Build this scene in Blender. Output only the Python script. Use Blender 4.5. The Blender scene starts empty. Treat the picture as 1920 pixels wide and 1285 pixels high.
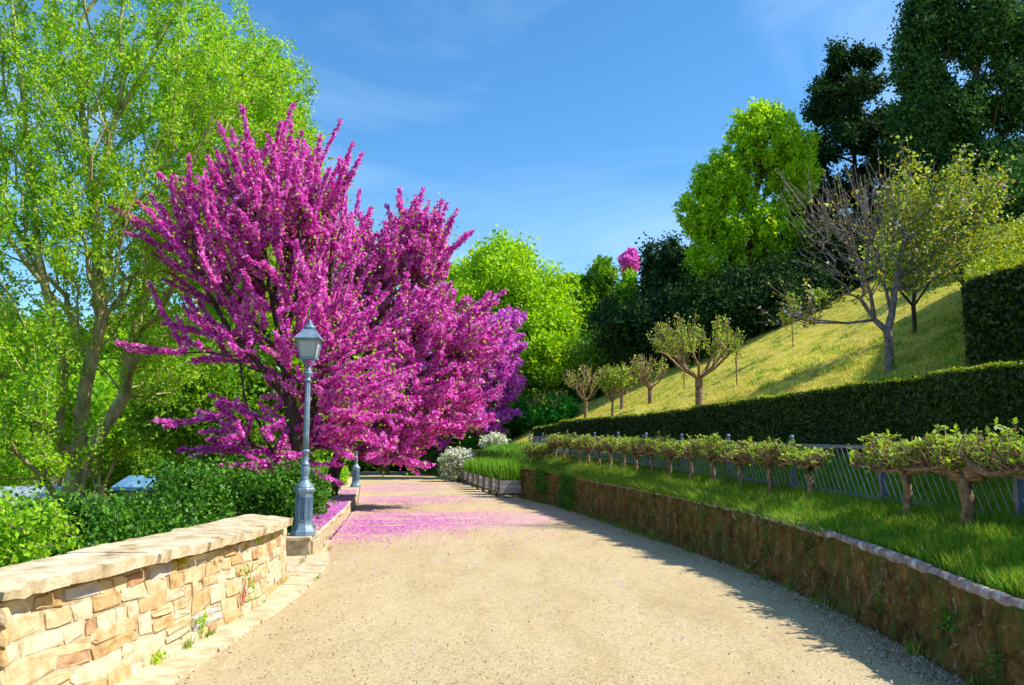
import bpy, math, random
import numpy as np
from mathutils import noise as mnoise
from mathutils import Vector, Matrix

R = np.random.default_rng(7)
random.seed(7)
scene = bpy.context.scene
COL = scene.collection

# ------------------------------------------------------------------ camera
FPX = 1550.0 / 1920.0
cam_d = bpy.data.cameras.new("camera")
cam_d.sensor_width = 36.0
cam_d.lens = 36.0 * FPX
cam_d.clip_start = 0.05
cam_d.clip_end = 5000.0
cam = bpy.data.objects.new("camera", cam_d)
COL.objects.link(cam)
CAM_H = 1.6
PITCH = math.atan(206.0 / 1550.0)
cam.location = (0, 0, CAM_H)
cam.rotation_euler = (math.radians(90) + PITCH, 0, 0)
scene.camera = cam

# ------------------------------------------------------------------ light
SUN_DIR = Vector((-1.0, 0.12, -1.13)).normalized()      # the way the light travels
sun_el = math.asin(-SUN_DIR.z)
sun_az = math.atan2(-SUN_DIR.x, -SUN_DIR.y)            # from +Y towards +X
world = bpy.data.worlds.new("World")
scene.world = world
world.use_nodes = True
wn = world.node_tree
for n in list(wn.nodes):
    wn.nodes.remove(n)
def N(nt, typ, **kw):
    n = nt.nodes.new(typ)
    for k, v in kw.items():
        if k.startswith('i_'):
            n.inputs[k[2:].replace('_', ' ')].default_value = v
        else:
            setattr(n, k, v)
    return n
wo = N(wn, 'ShaderNodeOutputWorld')
bg = N(wn, 'ShaderNodeBackground')
bg.inputs['Strength'].default_value = 0.14
sky = N(wn, 'ShaderNodeTexSky')
sky.sky_type = 'NISHITA'
sky.sun_disc = False
sky.sun_elevation = sun_el
sky.sun_rotation = sun_az
sky.altitude = 0
sky.air_density = 1.0
sky.dust_density = 0.25
sky.ozone_density = 4.0
hs = N(wn, 'ShaderNodeHueSaturation')
hs.inputs['Hue'].default_value = 0.495
hs.inputs['Saturation'].default_value = 1.23
hs.inputs['Value'].default_value = 1.0
tc = N(wn, 'ShaderNodeTexCoord')
mp = N(wn, 'ShaderNodeMapping')
mp.inputs['Scale'].default_value = (.8, 1.2, 3.0)
mp.inputs['Rotation'].default_value = (0.0, 0.28, 0.3)
nz = N(wn, 'ShaderNodeTexNoise')
nz.inputs['Scale'].default_value = 2.3
nz.inputs['Detail'].default_value = 7
nz.inputs['Roughness'].default_value = 0.55
nz.inputs['Distortion'].default_value = 0.6
cr = N(wn, 'ShaderNodeValToRGB')
cr.color_ramp.elements[0].position = 0.42
cr.color_ramp.elements[0].color = (0, 0, 0, 1)
cr.color_ramp.elements[1].position = 0.85
cr.color_ramp.elements[1].color = (0.36, 0.36, 0.36, 1)
mx = N(wn, 'ShaderNodeMixRGB')
mx.inputs['Color2'].default_value = (5.2, 6.3, 7.4, 1)
L = wn.links
L.new(sky.outputs[0], hs.inputs['Color'])
L.new(tc.outputs['Generated'], mp.inputs['Vector'])
L.new(mp.outputs[0], nz.inputs['Vector'])
L.new(nz.outputs[0], cr.inputs[0])
L.new(cr.outputs[0], mx.inputs['Fac'])
L.new(hs.outputs[0], mx.inputs['Color1'])
L.new(mx.outputs[0], bg.inputs['Color'])
L.new(bg.outputs[0], wo.inputs['Surface'])

sl = bpy.data.lights.new("sun", 'SUN')
sl.energy = 4.6
sl.angle = math.radians(0.5)
sl.color = (1.0, 0.925, 0.79)
sun = bpy.data.objects.new("sun", sl)
sun.rotation_euler = SUN_DIR.to_track_quat('-Z', 'Y').to_euler()
sun.location = (20, -5, 30)
COL.objects.link(sun)

scene.view_settings.view_transform = 'Standard'
scene.view_settings.look = 'None'
scene.view_settings.gamma = 1.0
scene.view_settings.use_curve_mapping = False
scene.view_settings.exposure = 0.72
scene.cycles.max_bounces = 8
scene.cycles.diffuse_bounces = 4
scene.cycles.transmission_bounces = 6

# ------------------------------------------------------------------ helpers
def np_mesh(name, V, FS, mats, MI=None, smooth=False):
    """V (n,3); FS list of int arrays (m,k); MI list of material indices per array."""
    V = np.asarray(V, dtype=np.float32)
    me = bpy.data.meshes.new(name)
    me.vertices.add(len(V))
    me.vertices.foreach_set('co', V.ravel())
    FS = [np.asarray(f, dtype=np.int32) for f in FS if len(f)]
    nl = sum(f.size for f in FS)
    npol = sum(len(f) for f in FS)
    me.loops.add(nl)
    me.polygons.add(npol)
    me.loops.foreach_set('vertex_index', np.concatenate([f.ravel() for f in FS]))
    tot = np.concatenate([np.full(len(f), f.shape[1], dtype=np.int32) for f in FS])
    st = np.concatenate([[0], np.cumsum(tot)[:-1]]).astype(np.int32)
    me.polygons.foreach_set('loop_start', st)
    if MI is not None:
        mi = np.concatenate([np.full(len(f), MI[i], dtype=np.int32) if np.isscalar(MI[i]) else MI[i] for i, f in enumerate(FS)])
        me.polygons.foreach_set('material_index', mi.astype(np.int32))
    if smooth:
        me.polygons.foreach_set('use_smooth', np.ones(npol, dtype=bool))
    for m in (mats if isinstance(mats, (list, tuple)) else [mats]):
        me.materials.append(m)
    me.update(calc_edges=True)
    me.validate()
    return me

def link(name, me, parent=None, label=None, cat=None, group=None, kind=None, loc=None):
    o = bpy.data.objects.new(name, me)
    COL.objects.link(o)
    if loc is not None:
        o.location = loc
    if parent is not None:
        o.parent = parent
    if label: o['label'] = label
    if cat: o['category'] = cat
    if group: o['group'] = group
    if kind: o['kind'] = kind
    return o

def empty(name, loc, label, cat, group=None, rz=0):
    o = link(name, None, None, label, cat, group, None, loc)
    o.rotation_euler = (0, 0, rz)
    return o

class MB:
    """collects polygons, builds one mesh"""
    def __init__(s):
        s.v = []; s.f = []; s.n = 0; s.mi = []
    def add(s, V, F, mi=0):
        V = np.asarray(V, float)
        s.v.append(V)
        for f in F:
            s.f.append([i + s.n for i in f]); s.mi.append(mi)
        s.n += len(V)
    def box(s, c, d, rot=None, mi=0, taper=1.0):
        x, y, z = [q / 2 for q in d]
        V = np.array([(-x, -y, -z), (x, -y, -z), (x, y, -z), (-x, y, -z),
                      (-x * taper, -y * taper, z), (x * taper, -y * taper, z), (x * taper, y * taper, z), (-x * taper, y * taper, z)])
        if rot is not None:
            V = V @ np.array(rot).T
        s.add(V + np.array(c), [(0, 3, 2, 1), (4, 5, 6, 7), (0, 1, 5, 4), (1, 2, 6, 5), (2, 3, 7, 6), (3, 0, 4, 7)], mi)
    def lathe(s, prof, k=16, c=(0, 0, 0), mi=0, rot=0.0, caps=True):
        V = []; F = []
        for (z, r) in prof:
            for i in range(k):
                a = 2 * math.pi * (i + 0.5) / k + rot
                V.append((c[0] + r * math.cos(a), c[1] + r * math.sin(a), c[2] + z))
        m = len(prof)
        for j in range(m - 1):
            for i in range(k):
                a = j * k + i; b = j * k + (i + 1) % k
                F.append((a, b, b + k, a + k))
        if caps:
            F.append(tuple(range(k))[::-1]); F.append(tuple((m - 1) * k + i for i in range(k)))
        s.add(V, F, mi)
    def tube(s, P, rad, k=6, mi=0):
        P = [np.array(p, float) for p in P]
        if np.isscalar(rad): rad = [rad] * len(P)
        V = []; F = []
        for i, p in enumerate(P):
            d = P[min(i + 1, len(P) - 1)] - P[max(i - 1, 0)]
            d = d / (np.linalg.norm(d) + 1e-9)
            a = np.array((0, 0, 1.0)) if abs(d[2]) < .9 else np.array((1.0, 0, 0))
            u = np.cross(d, a); u /= np.linalg.norm(u); w = np.cross(d, u)
            for j in range(k):
                t = 2 * math.pi * j / k
                V.append(p + rad[i] * (math.cos(t) * u + math.sin(t) * w))
        for i in range(len(P) - 1):
            for j in range(k):
                F.append((i * k + j, i * k + (j + 1) % k, (i + 1) * k + (j + 1) % k, (i + 1) * k + j))
        F.append(tuple(range(k))[::-1]); F.append(tuple((len(P) - 1) * k + j for j in range(k)))
        s.add(V, F, mi)
    def mesh(s, name, mats, smooth=False, bevel=0):
        me = bpy.data.meshes.new(name)
        me.from_pydata(np.concatenate(s.v).tolist(), [], s.f)
        for m in (mats if isinstance(mats, (list, tuple)) else [mats]): me.materials.append(m)
        me.polygons.foreach_set('material_index', s.mi)
        if smooth: me.polygons.foreach_set('use_smooth', [True] * len(s.f))
        if bevel:
            import bmesh
            bm = bmesh.new(); bm.from_mesh(me)
            bmesh.ops.bevel(bm, geom=[e for e in bm.edges], offset=bevel, segments=1, affect='EDGES')
            bm.to_mesh(me); bm.free()
        me.update()
        return me

# ------------------------------------------------------------------ materials
def mat(name):
    m = bpy.data.materials.new(name)
    m.use_nodes = True
    nt = m.node_tree
    for n in list(nt.nodes): nt.nodes.remove(n)
    out = N(nt, 'ShaderNodeOutputMaterial')
    return m, nt, out

def ramp(nt, src, stops):
    r = N(nt, 'ShaderNodeValToRGB')
    e = r.color_ramp.elements
    while len(e) < len(stops): e.new(0.5)
    for i, (p, c) in enumerate(stops):
        e[i].position = p; e[i].color = (*c, 1)
    nt.links.new(src, r.inputs[0])
    return r.outputs[0]

def noise(nt, scale, detail=4, rough=.55, vec=None, dist=0.0, mscale=None):
    n = N(nt, 'ShaderNodeTexNoise')
    n.inputs['Scale'].default_value = scale; n.inputs['Detail'].default_value = detail
    n.inputs['Roughness'].default_value = rough; n.inputs['Distortion'].default_value = dist
    if vec is None:
        g = N(nt, 'ShaderNodeNewGeometry'); vec = g.outputs['Position']
    if mscale is not None:
        m = N(nt, 'ShaderNodeMapping'); m.inputs['Scale'].default_value = mscale
        nt.links.new(vec, m.inputs['Vector']); vec = m.outputs[0]
    nt.links.new(vec, n.inputs['Vector'])
    return n.outputs[0]

def mixc(nt, fac, a, b, mode='MIX'):
    m = N(nt, 'ShaderNodeMixRGB'); m.blend_type = mode
    for s, v in (('Fac', fac), ('Color1', a), ('Color2', b)):
        if hasattr(v, 'is_linked') or hasattr(v, 'links'):
            nt.links.new(v, m.inputs[s])
        elif isinstance(v, (int, float)): m.inputs[s].default_value = v
        else: m.inputs[s].default_value = (*v, 1)
    return m.outputs[0]

def math_(nt, op, a, b=None):
    m = N(nt, 'ShaderNodeMath'); m.operation = op
    for i, v in enumerate((a, b)):
        if v is None: continue
        if isinstance(v, (int, float)): m.inputs[i].default_value = v
        else: nt.links.new(v, m.inputs[i])
    return m.outputs[0]

def leaf_mat(name, cols, trans=.4, rough=.5, spec=.35, clump=0.6, iw=.6, cw=.55, ms=None):
    """cols: dark, mid, light leaf colours; each leaf is an island with a tone of its own"""
    m, nt, out = mat(name)
    g = N(nt, 'ShaderNodeNewGeometry')
    c = noise(nt, clump, 6 if ms else 3, .7 if ms else .55, mscale=ms)
    f = math_(nt, 'ADD', math_(nt, 'MULTIPLY', g.outputs['Random Per Island'], iw), math_(nt, 'MULTIPLY', c, cw))
    k = len(cols)
    col = ramp(nt, f, [(.25 + .5 * i / (k - 1), cc) for i, cc in enumerate(cols)])
    p = N(nt, 'ShaderNodeBsdfPrincipled')
    p.inputs['Roughness'].default_value = rough
    p.inputs['Specular IOR Level'].default_value = spec
    nt.links.new(col, p.inputs['Base Color'])
    t = N(nt, 'ShaderNodeBsdfTranslucent')
    nt.links.new(mixc(nt, 1.0, col, (1.25, 1.15, .55), 'MULTIPLY'), t.inputs['Color'])
    s = N(nt, 'ShaderNodeMixShader'); s.inputs[0].default_value = trans
    nt.links.new(p.outputs[0], s.inputs[1]); nt.links.new(t.outputs[0], s.inputs[2])
    nt.links.new(s.outputs[0], out.inputs['Surface'])
    return m

def petal_mat(name, cols, trans=.35):
    m, nt, out = mat(name)
    g = N(nt, 'ShaderNodeNewGeometry')
    c = noise(nt, .8, 2)
    f = math_(nt, 'ADD', math_(nt, 'MULTIPLY', g.outputs['Random Per Island'], .7), math_(nt, 'MULTIPLY', c, .4))
    k = len(cols)
    col = ramp(nt, f, [(.2 + .6 * i / (k - 1), cc) for i, cc in enumerate(cols)])
    p = N(nt, 'ShaderNodeBsdfDiffuse')
    nt.links.new(col, p.inputs['Color'])
    t = N(nt, 'ShaderNodeBsdfTranslucent')
    nt.links.new(col, t.inputs['Color'])
    s = N(nt, 'ShaderNodeMixShader'); s.inputs[0].default_value = trans
    nt.links.new(p.outputs[0], s.inputs[1]); nt.links.new(t.outputs[0], s.inputs[2])
    nt.links.new(s.outputs[0], out.inputs['Surface'])
    return m

def surf_mat(name, stops, scale=6, detail=6, rough=.9, bump=.3, bscale=30, mscale=None, spec=.25, metallic=0, island=0.0, bdist=.01):
    m, nt, out = mat(name)
    n = noise(nt, scale, detail, .6, mscale=mscale)
    if island:
        g = N(nt, 'ShaderNodeNewGeometry')
        oi = N(nt, 'ShaderNodeObjectInfo')
        r_ = math_(nt, 'FRACT', math_(nt, 'ADD', g.outputs['Random Per Island'], oi.outputs['Random']))
        n = math_(nt, 'ADD', math_(nt, 'MULTIPLY', n, 1 - island), math_(nt, 'MULTIPLY', r_, island))
    col = ramp(nt, n, stops)
    p = N(nt, 'ShaderNodeBsdfPrincipled')
    p.inputs['Roughness'].default_value = rough
    p.inputs['Specular IOR Level'].default_value = spec
    p.inputs['Metallic'].default_value = metallic
    nt.links.new(col, p.inputs['Base Color'])
    if bump:
        b = N(nt, 'ShaderNodeBump'); b.inputs['Strength'].default_value = bump; b.inputs['Distance'].default_value = bdist
        nt.links.new(noise(nt, bscale, 5, .65, mscale=mscale), b.inputs['Height'])
        nt.links.new(b.outputs[0], p.inputs['Normal'])
    nt.links.new(p.outputs[0], out.inputs['Surface'])
    return m

BARK = surf_mat('bark_grey_brown', [(.3, (.06, .042, .028)), (.55, (.15, .11, .07)), (.75, (.26, .21, .14))], 9, mscale=(1, 1, .35), bump=.6, bscale=24, bdist=.02)
BARK_PALE = surf_mat('bark_pale_mossy', [(.3, (.14, .12, .04)), (.5, (.36, .32, .13)), (.7, (.56, .50, .28))], 5, mscale=(1, 1, .4), bump=.6, bscale=22, bdist=.02)
BARK_FRUIT = surf_mat('bark_fruit_tree', [(.3, (.10, .055, .03)), (.52, (.27, .17, .10)), (.75, (.50, .40, .30))], 14, bump=.6, bscale=40, bdist=.01)
BARK_TWIG = surf_mat('bark_silver_twig', [(.3, (.08, .055, .05)), (.7, (.34, .28, .27))], 8, bump=0)
BARK_DARK = surf_mat('bark_dark', [(.3, (.03, .022, .02)), (.7, (.09, .065, .05))], 8, mscale=(1, 1, .4), bump=.4)

LEAF_SPRING = leaf_mat('leaf_spring_green', [(.10, .31, .010), (.24, .55, .015), (.46, .70, .03)], .5)
LEAF_LIME = leaf_mat('leaf_lime', [(.14, .36, .004), (.30, .58, .006), (.50, .72, .01)], .48)
LEAF_MID = leaf_mat('leaf_mid_green', [(.05, .16, .006), (.12, .31, .010), (.26, .46, .015)], .4)
LEAF_GLOSSY = leaf_mat('leaf_glossy_green', [(.012, .065, .006), (.04, .16, .010), (.12, .32, .02)], .35, rough=.5, spec=.3, clump=1.2)
LEAF_DARK = leaf_mat('leaf_dark_conifer', [(.005, .022, .010), (.014, .046, .016), (.04, .10, .020)], .2, rough=.75, spec=.12)
LEAF_BLUEDARK = leaf_mat('leaf_dark_evergreen', [(.010, .045, .02), (.03, .10, .03), (.08, .20, .035)], .25, rough=.7, spec=.15)
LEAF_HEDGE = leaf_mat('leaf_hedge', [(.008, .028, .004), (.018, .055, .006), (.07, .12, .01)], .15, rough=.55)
LEAF_HEDGE_LIT = leaf_mat('leaf_hedge_top_lit', [(.10, .20, .006), (.24, .34, .010), (.42, .48, .02)], .35)  # lit copy of the hedge leaf: sunlight on the tops painted into the colour
LEAF_FRUIT = leaf_mat('leaf_fruit_tree', [(.12, .22, .015), (.26, .42, .03), (.42, .55, .07)], .4)
LEAF_BRONZE = leaf_mat('leaf_bronze_yellow', [(.30, .14, .02), (.36, .34, .02), (.50, .50, .05)], .4)
LEAF_REED = leaf_mat('leaf_reed', [(.05, .18, .02), (.12, .34, .02), (.26, .48, .03)], .4)
LEAF_PALE = leaf_mat('leaf_silver', [(.20, .34, .14), (.45, .55, .40), (.78, .82, .72)], .3)
LEAF_EMERALD = leaf_mat('leaf_emerald', [(.01, .14, .01), (.02, .28, .02), (.08, .40, .03)], .4)
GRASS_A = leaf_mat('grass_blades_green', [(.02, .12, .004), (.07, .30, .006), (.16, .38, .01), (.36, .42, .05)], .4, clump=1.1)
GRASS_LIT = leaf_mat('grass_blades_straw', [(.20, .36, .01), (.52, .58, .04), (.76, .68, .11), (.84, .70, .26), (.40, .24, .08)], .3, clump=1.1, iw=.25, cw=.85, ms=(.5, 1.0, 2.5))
BLOSSOM_A = petal_mat('blossom_magenta', [(.55, .02, .36), (.86, .10, .64), (.93, .36, .84)], .5)
BLOSSOM_B = petal_mat('blossom_violet', [(.58, .03, .50), (.86, .14, .80), (.93, .38, .92)], .5)
BLOSSOM_W = petal_mat('blossom_white_pink', [(.65, .50, .55), (.8, .74, .76), (.88, .86, .86)])
FALLEN = petal_mat('fallen_petals', [(.46, .08, .38), (.62, .18, .58), (.74, .34, .70)], .1)

# path gravel with petal-stained area
def gravel_mat():
    m, nt, out = mat('gravel')
    base = ramp(nt, noise(nt, 42, 8, .85), [(.33, (.17, .12, .055)), (.46, (.46, .37, .215)), (.60, (.57, .475, .30)), (.75, (.72, .64, .46))])
    big = ramp(nt, noise(nt, .8, 8, .7, mscale=(1.6, .5, 1), dist=.5), [(.32, (.86, .80, .72)), (.52, (1.0, .98, .95)), (.66, (1.05, 1.05, 1.05))])
    c = mixc(nt, 1.0, base, big, 'MULTIPLY')
    streak = ramp(nt, noise(nt, 1.0, 6, .7, mscale=(2.2, .35, 1), dist=.6), [(.50, (0, 0, 0)), (.68, (1, 1, 1))])
    c = mixc(nt, math_(nt, 'MULTIPLY', streak, .28), c, (.50, .33, .15))
    spk = ramp(nt, noise(nt, 120, 3, .7), [(.64, (0, 0, 0)), (.72, (1, 1, 1))])
    c = mixc(nt, math_(nt, 'MULTIPLY', spk, .6), c, (.16, .10, .06))
    # tiny ground-in petals, thickest beneath the trees
    g = N(nt, 'ShaderNodeNewGeometry')
    sx = N(nt, 'ShaderNodeSeparateXYZ'); nt.links.new(g.outputs['Position'], sx.inputs[0])
    def blob(cx, cy, rx, ry):
        a = math_(nt, 'DIVIDE', math_(nt, 'SUBTRACT', sx.outputs[0], cx), rx)
        b = math_(nt, 'DIVIDE', math_(nt, 'SUBTRACT', sx.outputs[1], cy), ry)
        d = math_(nt, 'ADD', math_(nt, 'MULTIPLY', a, a), math_(nt, 'MULTIPLY', b, b))
        return math_(nt, 'MAXIMUM', math_(nt, 'SUBTRACT', 1.0, d), 0.0)
    s = blob(-3.0, 19.0, 2.6, 4.5)
    s = math_(nt, 'ADD', s, blob(-.6, 20.5, 2.6, 3.5))
    s = math_(nt, 'ADD', s, blob(-4.2, 29.0, 3.4, 3.2))
    s = math_(nt, 'ADD', s, blob(-5.8, 38.0, 4.0, 4.0))
    s = math_(nt, 'ADD', s, math_(nt, 'MULTIPLY', math_(nt, 'SUBTRACT', noise(nt, 1.2, 5, .7), .5), 1.4))
    s = math_(nt, 'MULTIPLY', math_(nt, 'MINIMUM', math_(nt, 'MAXIMUM', math_(nt, 'SUBTRACT', s, .25), 0.0), .6), noise(nt, 30, 4, .7))
    c = mixc(nt, s, c, (.60, .22, .52))
    p = N(nt, 'ShaderNodeBsdfPrincipled'); p.inputs['Roughness'].default_value = .95; p.inputs['Specular IOR Level'].default_value = .15
    nt.links.new(c, p.inputs['Base Color'])
    b = N(nt, 'ShaderNodeBump'); b.inputs['Strength'].default_value = .75; b.inputs['Distance'].default_value = .012
    nt.links.new(noise(nt, 75, 5, .7), b.inputs['Height'])
    b2 = N(nt, 'ShaderNodeBump'); b2.inputs['Strength'].default_value = .5; b2.inputs['Distance'].default_value = .06
    nt.links.new(noise(nt, 4, 5, .6), b2.inputs['Height']); nt.links.new(b.outputs[0], b2.inputs['Normal'])
    nt.links.new(b2.outputs[0], p.inputs['Normal'])
    nt.links.new(p.outputs[0], out.inputs['Surface'])
    return m
GRAVEL = gravel_mat()

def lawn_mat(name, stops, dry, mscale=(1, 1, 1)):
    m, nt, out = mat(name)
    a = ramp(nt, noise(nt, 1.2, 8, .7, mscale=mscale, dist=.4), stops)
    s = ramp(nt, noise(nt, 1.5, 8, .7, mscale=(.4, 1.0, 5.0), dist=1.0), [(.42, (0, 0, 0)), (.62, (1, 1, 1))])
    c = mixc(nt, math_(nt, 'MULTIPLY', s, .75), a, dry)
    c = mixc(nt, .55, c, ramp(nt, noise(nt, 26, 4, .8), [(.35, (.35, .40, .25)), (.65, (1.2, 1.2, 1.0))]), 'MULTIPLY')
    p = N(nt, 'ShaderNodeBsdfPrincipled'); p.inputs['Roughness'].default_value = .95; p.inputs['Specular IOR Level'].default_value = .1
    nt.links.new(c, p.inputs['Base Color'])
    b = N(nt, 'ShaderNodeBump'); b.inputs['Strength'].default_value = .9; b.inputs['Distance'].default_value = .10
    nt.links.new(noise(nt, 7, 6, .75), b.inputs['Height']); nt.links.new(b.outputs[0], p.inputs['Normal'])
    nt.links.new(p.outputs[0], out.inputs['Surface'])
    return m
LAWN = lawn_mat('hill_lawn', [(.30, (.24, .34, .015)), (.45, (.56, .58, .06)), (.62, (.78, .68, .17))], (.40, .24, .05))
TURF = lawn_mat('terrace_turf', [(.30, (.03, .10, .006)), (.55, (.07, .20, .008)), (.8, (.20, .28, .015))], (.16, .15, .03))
SOIL = surf_mat('soil_leaf_litter', [(.3, (.05, .045, .015)), (.55, (.13, .11, .035)), (.75, (.26, .19, .09))], 3, bump=.7, bscale=14, bdist=.04)
FARG = surf_mat('far_ground', [(.3, (.05, .09, .015)), (.7, (.12, .16, .03))], .3, bump=0)

# ------------------------------------------------------------------ plan of the place
YG = np.arange(-14, 150, .25)
def curve(knots, sm=2.0):
    k = sorted(knots)
    v = np.interp(YG, [a for a, b in k], [b for a, b in k])
    n = int(sm / .25); w = np.hanning(2 * n + 3)[1:-1]; w /= w.sum()
    vp = np.pad(v, len(w) // 2, mode='edge')
    v = np.convolve(vp, w, 'valid')
    return lambda y: np.interp(y, YG, v)
leftX = curve([(-14, -2.4), (6.9, -2.38), (8.9, -2.36), (11, -2.5), (13.05, -2.75), (13.9, -3.1), (20.5, -4.0), (26.7, -4.9), (38.7, -7.0), (48, -9.2), (60, -12.4), (80, -19), (150, -46)], 1.0)
lowX = curve([(10, -3.05), (13, -3.12), (14, -3.22), (20.5, -4.05), (26.7, -4.95), (38.7, -7.05), (48, -9.2)], 1.0)
wallX = curve([(-14, 3.0), (5.9, 3.17), (7, 3.27), (9, 3.33), (11.5, 3.22), (15, 2.78), (18.5, 2.33), (24.5, 1.47), (27, .95), (29.2, .36), (30.5, .42), (35, -.45), (44, -2.0), (55, -4.5), (70, -8.5), (100, -18), (150, -37)], 1.0)
fenceX = curve([(-14, 4.95), (5, 4.65), (7.5, 4.53), (9.95, 4.42), (12.4, 4.18), (14.85, 3.86), (17.3, 3.53), (19.7, 3.2), (22.2, 2.84), (24.6, 2.46), (29, 1.75), (35, .62), (42, -.9), (60, -4.5), (100, -15), (150, -33)])
hedgeX = curve([(-14, 6.2), (0, 5.9), (8.4, 5.38), (10, 5.3), (12.4, 5.1), (14.85, 4.8), (17.3, 4.45), (19.7, 4.1), (22.2, 3.75), (24.6, 3.4), (30, 2.6), (35, 1.9), (42, .8), (60, -2.6), (100, -12), (150, -28)])
wallZ = curve([(-14, .55), (5.3, .66), (6.7, .72), (10, .80), (15, .88), (24.5, .97), (29.2, 1.12), (150, 1.12)])
fenceZ = curve([(-14, .90), (7.5, .95), (9.95, 1.0), (12.4, 1.05), (14.85, 1.12), (17.3, 1.18), (22.2, 1.34), (29, 1.48), (35, 1.60), (42, 1.72), (150, 1.9)])
hedgeB = curve([(-14, 1.45), (8, 1.50), (20, 1.62), (35, 1.85), (150, 2.2)])
SL = .45
def hillz(x, y):
    d = np.maximum(x - hedgeX(y), 0)
    dd = np.where(d < 34, d, 34 + 12 * (1 - np.exp(-(d - 34) / 12)))
    bump = .10 * np.sin(x * .9 + 1.3 * np.sin(y * .31)) + .08 * np.sin(y * .7 + x * .4)
    bump = bump + .035 * np.sin(x * 4.1 + 2.0 * np.sin(y * 1.9)) * np.sin(y * 3.3 + x) + .025 * np.sin(x * 7.3 - y * 5.1)
    return hedgeB(y) + SL * dd + bump * np.clip(d / 3, 0, 1)
def leftz(x, y):
    e = lowX(y) - .55 if not np.isscalar(y) else float(lowX(y)) - .55
    d = np.maximum(e - x, 0)
    return -.12 - 2.6 * (1 - np.exp(-d / 5.0)) + .12 * np.sin(x * .8) * np.clip(d, 0, 1)
def groundz(x, y):
    if x < leftX(y): return float(leftz(x, y))
    if x < wallX(y): return 0.0
    w = float(wallZ(y)) if y < 29.2 else 0.0
    if x < fenceX(y): return w + (float(fenceZ(y)) - w) * (x - float(wallX(y))) / (float(fenceX(y)) - float(wallX(y)))
    if x < hedgeX(y): return float(fenceZ(y)) + (float(hedgeB(y)) - float(fenceZ(y))) * (x - float(fenceX(y))) / (float(hedgeX(y)) - float(fenceX(y)))
    return float(hillz(x, y))

def sheet(name, ys, cols, mats, smooth=True, **kw):
    """cols(y)-> list of (x,z); same count for every y"""
    V = []
    for y in ys:
        V += [(x, y, z) for x, z in cols(y)]
    n = len(cols(ys[0])); m = len(ys)
    i, j = np.meshgrid(np.arange(m - 1), np.arange(n - 1), indexing='ij')
    a = (i * n + j).ravel()
    F = np.stack([a, a + 1, a + n + 1, a + n], 1)
    return link(name, np_mesh(name, V, [F], mats, smooth=smooth), **kw)

ysn = np.concatenate([np.arange(-12, 60, .5), np.arange(60, 149, 2)])
def path_cols(y):
    a = float(leftX(y)); b = float(wallX(y))
    return [(a + (b - a) * t, 0.015 * math.sin(math.pi * t) + .006 * math.sin(y * 1.7 + t * 9)) for t in np.linspace(0, 1, 12)]
sheet('path', ysn, path_cols, GRAVEL, kind='structure', label='sandy gravel path curving away to the left under the pink trees')
def verge_cols(y):
    w = float(wallX(y)); f = float(fenceX(y)); h = float(hedgeX(y))
    w0 = w + .10; wz = float(wallZ(y)) - .03
    if y > 29.4: w0 = w; wz = -.01
    elif y > 28.8:
        t = (y - 28.8) / .6; wz = wz * (1 - t) - .01 * t
    fz = float(fenceZ(y)); hb = float(hedgeB(y))
    c = [(w0 + (f - w0) * t, wz + (fz - wz) * (t ** .8) + .02 * math.sin(3 * y + 7 * t)) for t in np.linspace(0, 1, 6)]
    c += [(f + (h + .1 - f) * t, fz + (hb - fz) * t) for t in np.linspace(.25, 1, 4)]
    return c
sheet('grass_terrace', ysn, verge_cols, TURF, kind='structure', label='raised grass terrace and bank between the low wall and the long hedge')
def hill_cols(y):
    h = float(hedgeX(y))
    xs = h + np.concatenate([np.arange(.0, 36, .3), np.array([40, 46, 54, 64, 80, 110, 160])])
    return [(x, float(hillz(x, y))) for x in xs]
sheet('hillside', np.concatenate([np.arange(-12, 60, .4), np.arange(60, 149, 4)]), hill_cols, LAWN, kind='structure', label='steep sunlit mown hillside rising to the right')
def left_cols(y):
    a = float(leftX(y)) if (y > 13.2) else -3.0
    xs = a - np.concatenate([[0, .3], np.arange(.8, 20, 1.2), np.array([24, 30, 40, 60, 100, 160])])
    return [(x, float(leftz(x, y)) if k > 0 else -.05) for k, x in enumerate(xs)][::-1]
sheet('garden_ground', np.concatenate([np.arange(-12, 60, 1.0), np.arange(60, 149, 4)]), left_cols, SOIL, kind='structure', label='lower garden ground falling away behind the stone wall')
V = [(-3000, -3000, -4), (3000, -3000, -4), (3000, 3000, -4), (-3000, 3000, -4)]
link('ground', np_mesh('ground', V, [[(0, 1, 2, 3)]], FARG), kind='structure')

# ------------------------------------------------------------------ leaves, branches, trees
def unit(a):
    return a / (np.linalg.norm(a, axis=1, keepdims=True) + 1e-9)
def quads_at(P, size, rng, aspect=.62, flat=0.0, normal=None, nbias=0.0, droop=None, tri=False):
    """rhombic leaves at points P. returns V,F"""
    n = len(P)
    u = unit(rng.normal(size=(n, 3)) + (0 if droop is None else np.array(droop)))
    w = rng.normal(size=(n, 3))
    if flat: w[:, :2] *= (1 - flat)
    if normal is not None: w = w * (1 - nbias) + normal * nbias * 2
    v = unit(np.cross(u, w))
    s = size * rng.uniform(.65, 1.35, n)[:, None]
    if tri:
        s = s * 1.15
        V = np.stack([P + u * s, P - u * s * .6 + v * s * aspect, P - u * s * .6 - v * s * aspect], 1).reshape(-1, 3)
        return V, np.arange(3 * n).reshape(n, 3)
    a = P + u * s; b = P + v * s * aspect; c = P - u * s * .8; d = P - v * s * aspect
    V = np.stack([a, b, c, d], 1).reshape(-1, 3)
    F = np.arange(4 * n).reshape(n, 4)
    return V, F

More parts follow.
